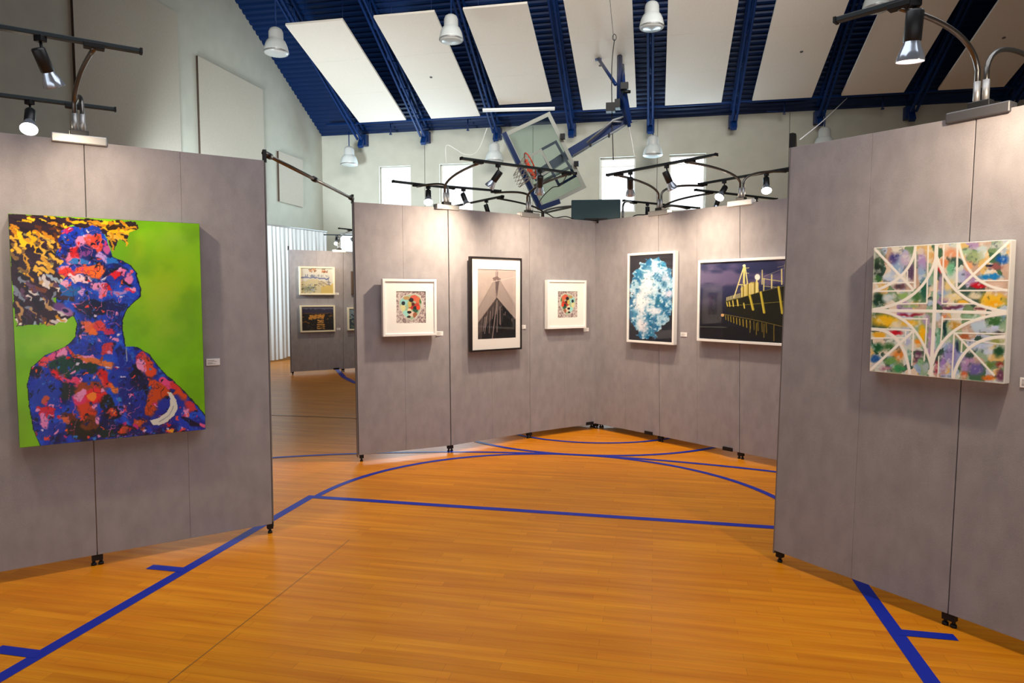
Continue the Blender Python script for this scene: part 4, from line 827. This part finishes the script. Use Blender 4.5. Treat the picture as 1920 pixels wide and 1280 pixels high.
p = on(e5, e6, 912); spot(p, p+Vector((.2, .1, -.7)), 'small dark spotlight half hidden behind the panel top under the second window', GLOWD, 0, .95, .03)
p = on(e3, e4, 1214); spot(p, p+Vector((0, .1, -.7)), 'small dark spotlight just above the centre right stand', GLOWD, 0, .95, .02)
p = on(e1, e2, 1347); spot(p, p+Vector((-.2, .1, -.7)), 'small dark spotlight hidden behind the pinkish glowing one', GLOWD, 0, .95, .02)
p = on(e1, e2, 1418); spot(p, p+Vector((.2, .1, -.7)), 'small dark spotlight under the brightest right one, behind the panel top', GLOWD, 0, .9, .02)
# --- right stand
A, B = T2((1570, 38), (1720, -5), 2.79); B = B+(B-A)*1.2; r1 = on(A, B, 1688); track('thick dark light track at the top right corner', A, B, [r1])
uR, nR = seg_dir(Rr, 0); rp = topat(Rr, 1838); HR = 2.365
C_, D_ = T2((1900, 128), (2200, 70), 2.79); r2 = on(C_, D_, 1960)
stand(Vector((rp.x, rp.y, 0)), uR, nR, [(r1, 1), (r2, -1)], 'dark light stand on top of the near right panel', None, H=HR, plate_mat=mat('dark_aluminium', (.12, .12, .13, 1), .4, metal=.6))
p = on(A, B, 1716); spot(p, p+Vector((-.02, .10, -.8)), 'large spotlight with silver reflector at the upper right', GLOWD, 0, 1.15, .03)
p = on(A, B, 1716); spot(p+Vector((.42, -.42, 0)), RR.at(.75, 1.6, 0), 'added unseen spotlight above the view on the near right track', GLOWD, 34)  # out-of-view head added to brighten the near right panel
# --- distant stand
fp = Fr[1][1]; h1, h2 = at_z(636, 428, 2.79), at_z(665, 431, 2.79); h3, h4 = at_z(608, 440, 2.79), at_z(675, 441, 2.79)
track('short distant light track above the two landscapes, nearer of the pair', h1-(h2-h1)*.0, h2+(h2-h1)*1.2, [on(h1, h2, 656)]); track('longer thin distant light track behind the two landscapes', h3, h4, [])
uF, nF = seg_dir(Fr, 0); stand(Vector((fp.x, fp.y, 0))-uF*.08, uF, nF, [(on(h1, h2, 656), 1), (on(h3, h4, 630), -1)], 'distant light stand above the two landscape paintings', None, H=2.445, plate_mat=WHITE)
p = on(h3, h4, 631); spot(p, p+Vector((.25, -.6, -.7)), 'glowing spotlight above the distant landscape panel', GLOWW, 0, 1.0, .02)
p = on(h1, h2, 668); spot(p, RF.at(.6, 1.9, 0), 'spotlight lighting the distant landscapes, at the panel edge', GLOWD, 30, 1.0, .03)
# ------------------------------------------------------------------ case on the centre corner
c = cj[1]+Vector((.0, .05, .0)); e = empty('equipment_case', (c.x, c.y, HT+.003), math.radians(6), 'dark teal equipment case resting on the centre corner of the panels', 'case')
MB().box((0, .1, .125), (.56, .36, .23)).build('case_body', TEAL, e, bevel=.01); MB().box((0, -.08, .012), (.26, .10, .024)).build('base_tray', BLK, e, bevel=.004); MB().tube([(.02, -.12, .015), (.02, -.125, -.03)], .012, 8).build('knob', BLK, e)
# cords
def cord(name, pts, r, m, lab): tag(MB().tube(smooth_path(pts), r, 6).build(name, m), lab, 'cord')
zc = HT+.03
cord('cord', [at_d(x, y, d) for x, y, d in [(1000, 396, 7.45), (1025, 400, 7.5), (1040, 408, 7.6), (1062, 406, 7.7), (1085, 414, 7.8), (1100, 410, 7.9), (1118, 408, 8.0)]], .006, WIREB, 'loose black cord lying along the panel top left of the centre corner')
cord('cord', [at_d(x, y, d) for x, y, d in [(1125, 414, 7.95), (1158, 409, 7.8), (1175, 418, 7.6), (1190, 404, 7.5), (1215, 402, 7.4), (1232, 395, 7.35)]], .006, WIREB, 'black cord drooping over the panel top right of the centre corner')
cord('cord', [at_d(x, y, d) for x, y, d in [(1008, 390, 7.3), (1015, 372, 7.2), (1035, 352, 6.9), (1050, 348, 6.8), (1062, 330, 6.6)]], .005, WIREB, 'black cord hanging off the arm under the long backboard track')
cord('cord', [at_d(x, y, 15.5) for x, y in [(837, 305), (837, 273), (855, 280), (870, 289), (888, 289), (900, 275), (913, 240)]], .008, WIREW, 'thin pale wire squiggling above the second window')
cord('cord', [at_d(x, y, 13.2) for x, y in [(1178, 236), (1184, 262), (1190, 296)]], .012, WIREW, 'white cord dangling from the backstop above the third window')
cord('cord', [at_d(x, y, 13.0) for x, y in [(1143, -6), (1150, 66), (1152, 74)]], .005, WIREB, 'thin cable dropping from the ceiling to the steel ring')
cord('cord', [at_d(x, y, 13.0) for x, y in [(1152, 74), (1147, 130), (1148, 230), (1150, 300)]], .010, WIREB, 'long dark cable hanging beside the backstop mast')
cord('cord', [at_d(x, y, d) for x, y, d in [(1500, 262, 4.3), (1545, 225, 6), (1588, 184, 9)]], .004, WIREW, 'white string rising from the near right panel to the ceiling')
# ------------------------------------------------------------------ basketball backstop
D = 13.3
bs = empty('basketball_backstop', at_d(1160, 225, D), 0, 'folded basketball backstop with tilted glass backboard and blue mast hanging from the roof', 'basketball backstop')
def dd(x, y, k=0): return at_d(x, y, D+k-.40*(388-y)/174)
o4 = [dd(949, 252), dd(1029, 214), dd(1095, 350), dd(1017, 388)]
def loop(pts, w, th, name, m, off=Vector()):
    mb = MB(); cen = sum(pts, Vector())/4
    for i in range(4): a, b = pts[i]+off, pts[(i+1) % 4]+off; ex = (b-a).normalized()*w/2; mb.bar(a-ex, b+ex, th, w, up=(cen-(a+b)/2))
    return world_part(mb, name, m, bs)
BFR = mat('board_frame_grey', (.40, .42, .38, 1), .5); loop(o4, .07, .05, 'board_frame', BFR)
cen = sum(o4, Vector())/4
gl = MB(); gl.add(o4+[p+FW*.012 for p in o4], [(0,1,2,3),(7,6,5,4),(0,4,5,1),(1,5,6,2),(2,6,7,3),(3,7,4,0)]); world_part(gl, 'glass_backboard', BGLASS, bs)
loop([dd(985, 298, .0)-FW*.02, dd(1014, 282)-FW*.02, dd(1034, 318)-FW*.02, dd(1004, 334)-FW*.02], .045, .006, 'target_square', BFR)
m = MB().bar(dd(944, 249, -.06), dd(1013, 392, -.06), .06, .09); m.bar(dd(1011, 391, -.06), dd(1050, 377, -.06), .06, .09); world_part(m, 'edge_padding', DBLUE, bs)
loop([dd(1014, 281, .15), dd(1042, 266, .15), dd(1078, 330, .15), dd(1048, 347, .15)], .05, .06, 'support_frame', DBLUE)
m = MB().bar(dd(1000, 333, .25), dd(1062, 292, .25), .12, .16); m.bar(dd(1062, 292, .25), dd(1172, 226, .1), .13, .17); world_part(m, 'boom', DBLUE, bs)
m = MB().tube([dd(1000, 349, .2), dd(1085, 305, .2)], .03); m.tube([dd(1100, 268, .0), dd(1150, 225, 0), dd(1172, 218, 0)], .02); m.tube([dd(1075, 292, 0), dd(1176, 232, 0)], .018); m.tube([dd(1146, 228, 0), dd(1165, 228, 0)], .016); m.tube([dd(1172, 227, 0), dd(1195, 227, 0)], .014); world_part(m, 'brace_rod', mat('dull_zinc_rod', (.3, .32, .34, 1), .5, metal=.4), bs)
mt = at_pl(1162, 106, P0c, n_c); bt = at_pl(1122, 110, P0c, n_c)
m = MB().tube([mt, dd(1162, 200, .1)], .06, 14); world_part(m, 'mast', DBLUE, bs)
m = MB().tube([bt, dd(1154, 158, .1)], .034); m.tube([at_pl(1168, 122, P0c, n_c), dd(1170, 160, .1)], .03); m.box(bt-Vector((0, 0, .02)), (.14, .10, .03)); world_part(m, 'brace_arm', DBLUE, bs)
m = MB().bar(dd(1165, 158), dd(1178, 232), .10, .12); m.bar(dd(1168, 180, -.1), dd(1180, 238, -.1), .04, .05); world_part(m, 'hinge_link', DBLUE, bs)
m = MB().box(dd(1145, 202), (.17, .16, .16)); m.box(dd(1158, 196), (.10, .2, .16)); world_part(m, 'winch_box', BLK, bs)
m = MB().box(dd(1171, 162, -.1), (.14, .14, .12)); m.tube([dd(1168, 172, -.15), dd(1182, 172, -.15)], .03); world_part(m, 'hinge_block', BLK, bs)
m = MB().box(dd(1055, 256, -.05), (.09, .08, .10)); m.box(dd(1081, 307, -.05), (.09, .08, .09)); m.box(dd(1142, 254, 0), (.04, .05, .08)); m.box(dd(1107, 272, 0), (.04, .05, .06)); world_part(m, 'bolt_lug', BLK, bs)
m = MB().tube([mt+Vector((0, .0, .06)), Vector((mt.x, mt.y, roofz(mt.y)+.02))], .045); m.tube([bt+Vector((0, .0, .06)), Vector((bt.x, bt.y, roofz(bt.y)+.02))], .03); world_part(m, 'ceiling_strut', DBLUE, bs)
# rim seen nearly edge on, net dangling
ax = (dd(1017, 388)-dd(949, 252)).normalized()      # along the board's lower edge
out = (dd(949, 252)-dd(1029, 214)).normalized()      # the board's own "down"
rc = dd(993, 318, 0)-FW*.36+UP*.0
pts = [rc+(ax*math.cos(2*PI*i/28)+(FW*.99+out*.12).normalized()*math.sin(2*PI*i/28))*.228 for i in range(29)]
m = MB().tube(pts, .012, 8, cap=False); m.bar(dd(985, 300, -.03), dd(1002, 335, -.03), .10, .05); m.bar(dd(993, 318, -.02), dd(993, 318, -.15), .10, .08); rim = world_part(m, 'rim', ORANGE, bs)
m = MB()
for i in range(12):
    for s in (1, -1):
        P = []
        for k in range(6):
            a = 2*PI*(i+s*k*.5)/12; rr = .22*(1-.085*k); P.append(rc+(ax*math.cos(a)+(FW*.99+out*.12).normalized()*math.sin(a))*rr+(out*.75+Vector((0, 0, -.5)))*(.075*k))
        m.tube(P, .004, 4)
world_part(m, 'net', NET, bs).parent = rim
ring = [at_d(1152, 70, 13.0)+(RT*math.cos(2*PI*i/20)*.035+UP*math.sin(2*PI*i/20)*.06) for i in range(21)]
tag(MB().tube(ring, .008, 6, cap=False).build('steel_ring', BLKM), 'oval steel ring where the ceiling cable meets the hanging cable', 'ring')
